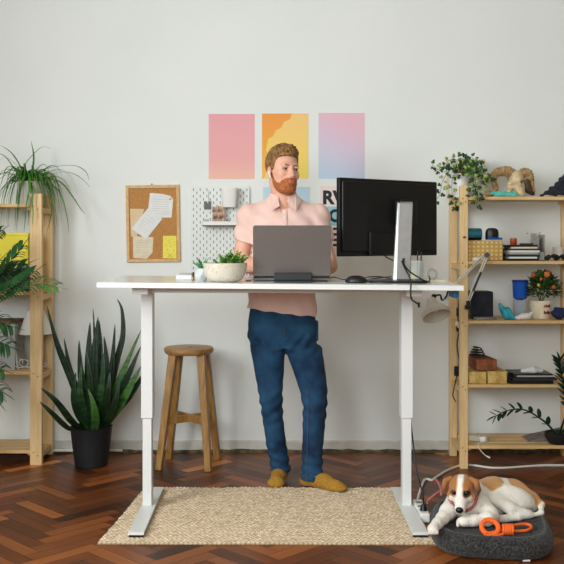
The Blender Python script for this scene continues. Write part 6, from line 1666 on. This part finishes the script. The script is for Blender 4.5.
c=W(468,303,yA-.012); mb=MB().cyl(c+Vector((0,0,-.03)),c+Vector((0,0,.012)),.010,n=16); mb.box((c.x-.016,c.y-.016,c.z-.035),(c.x+.02,c.y+.014,c.z-.012)); mb.build('clamp','black_plastic',lp)
# blue gadget box under the right end of the desk
x0,x1=XZ(453.5,4.08),XZ(466,4.08); zt=dz(.8)-T_D if False else dz(.8)-.0235-.0006
z0_=CH-(298-HY)/F*4.08
bl=thing('blue_clamp_box','blue box fixed under the right end of the white desk','box',((x0+x1)/2,4.1,z0_))
MB().box((x0,4.07,z0_),(min(x1,DXR-.004),4.20,zt)).build('case','clamp_blue',bl,bevel=.003,smooth=False)
# plugs and cables running down between the posts
mb=MB(); mb.tube([W(459,299,5.30),W(458,315,5.30),W(459,330,5.30),W(457,345,5.30),W(459,362,5.30),W(457,375,5.30),W(454,388,5.28),W(453,396,5.28),W(456,402,5.27)],.0035,n=6)
one('shelf_cable',mb,'black_cord','black cable hanging down between the left posts of the right shelf','cable')
for (x,y,w_,h_,lab,nm) in ((458.5,312,.012,.05,'upper black plug on the cable between the right shelf posts','plug'),(458.8,328,.015,.04,'middle black plug on the cable between the right shelf posts','plug'),(456.3,371,.013,.055,'lower black adapter on the cable between the right shelf posts','plug')):
    p=W(x,y,5.285); mb=MB().box((p.x-w_,p.y-.012,p.z-h_/2),(p.x+w_,p.y+.008,p.z+h_/2)); one(nm,mb,'black_plastic',lab,'plug','plugs hanging on the shelf cable',smooth=False,bevel=.004)
p=W(457.3,324,5.26); mb=MB().ball(p,(.012,.010,.014),12); one('white_plug',mb,'white_plastic','small white plug between the posts of the right shelf','plug')
p=W(457,206,5.28); mb=MB().box((p.x-.010,p.y-.01,p.z-.03),(p.x+.010,p.y+.01,p.z+.028)); one('black_bracket',mb,'black_plastic','black bracket below the ivy pot between the posts','bracket',smooth=False,bevel=.003)
p=W(464.5,237.3,RF-.004); mb=MB().ball(p,(.010,.004,.006),10); one('red_clip',mb,'red_mark','small red clip on the front post of the right shelf','clip')
# ================================================================ LIGHT AND CAMERA
def area(name, loc, rot, sx, sy, power, col=(1,1,1)):
    l=bpy.data.lights.new(name,'AREA'); l.shape='RECTANGLE'; l.size=sx; l.size_y=sy; l.energy=power; l.color=col
    o=bpy.data.objects.new(name,l); COL.objects.link(o); o.location=loc; o.rotation_euler=rot; return o
# daylight entering through the two windows (each lamp fills its window opening)
area('window_daylight',(XL-.02,1.4,2.15),(0,-PI/2,0),1.5,2.1,175,(.93,.985,1))
area('window_daylight',(-.9,YB+.02,2.15),(PI/2,0,0),2.5,1.5,118,(.92,.98,1))
w=bpy.data.worlds.new('daylight'); scene.world=w; w.use_nodes=True
bg=w.node_tree.nodes['Background']; bg.inputs[0].default_value=(.85,.93,1,1); bg.inputs[1].default_value=1.0
cam=bpy.data.cameras.new('camera'); co=bpy.data.objects.new('camera',cam); COL.objects.link(co)
co.location=(0,0,CH); co.rotation_euler=(PI/2,0,0)
cam.sensor_width=36; cam.lens=F/564*36; cam.shift_x=(282-HX)/564; cam.shift_y=-(282-HY)/564; cam.clip_start=.05
scene.camera=co
vs=scene.view_settings; vs.view_transform='Standard'; vs.look='None'; vs.gamma=1; vs.use_curve_mapping=False; vs.exposure=0.0
scene.cycles.use_denoising=True; scene.cycles.max_bounces=8; scene.cycles.transparent_max_bounces=12
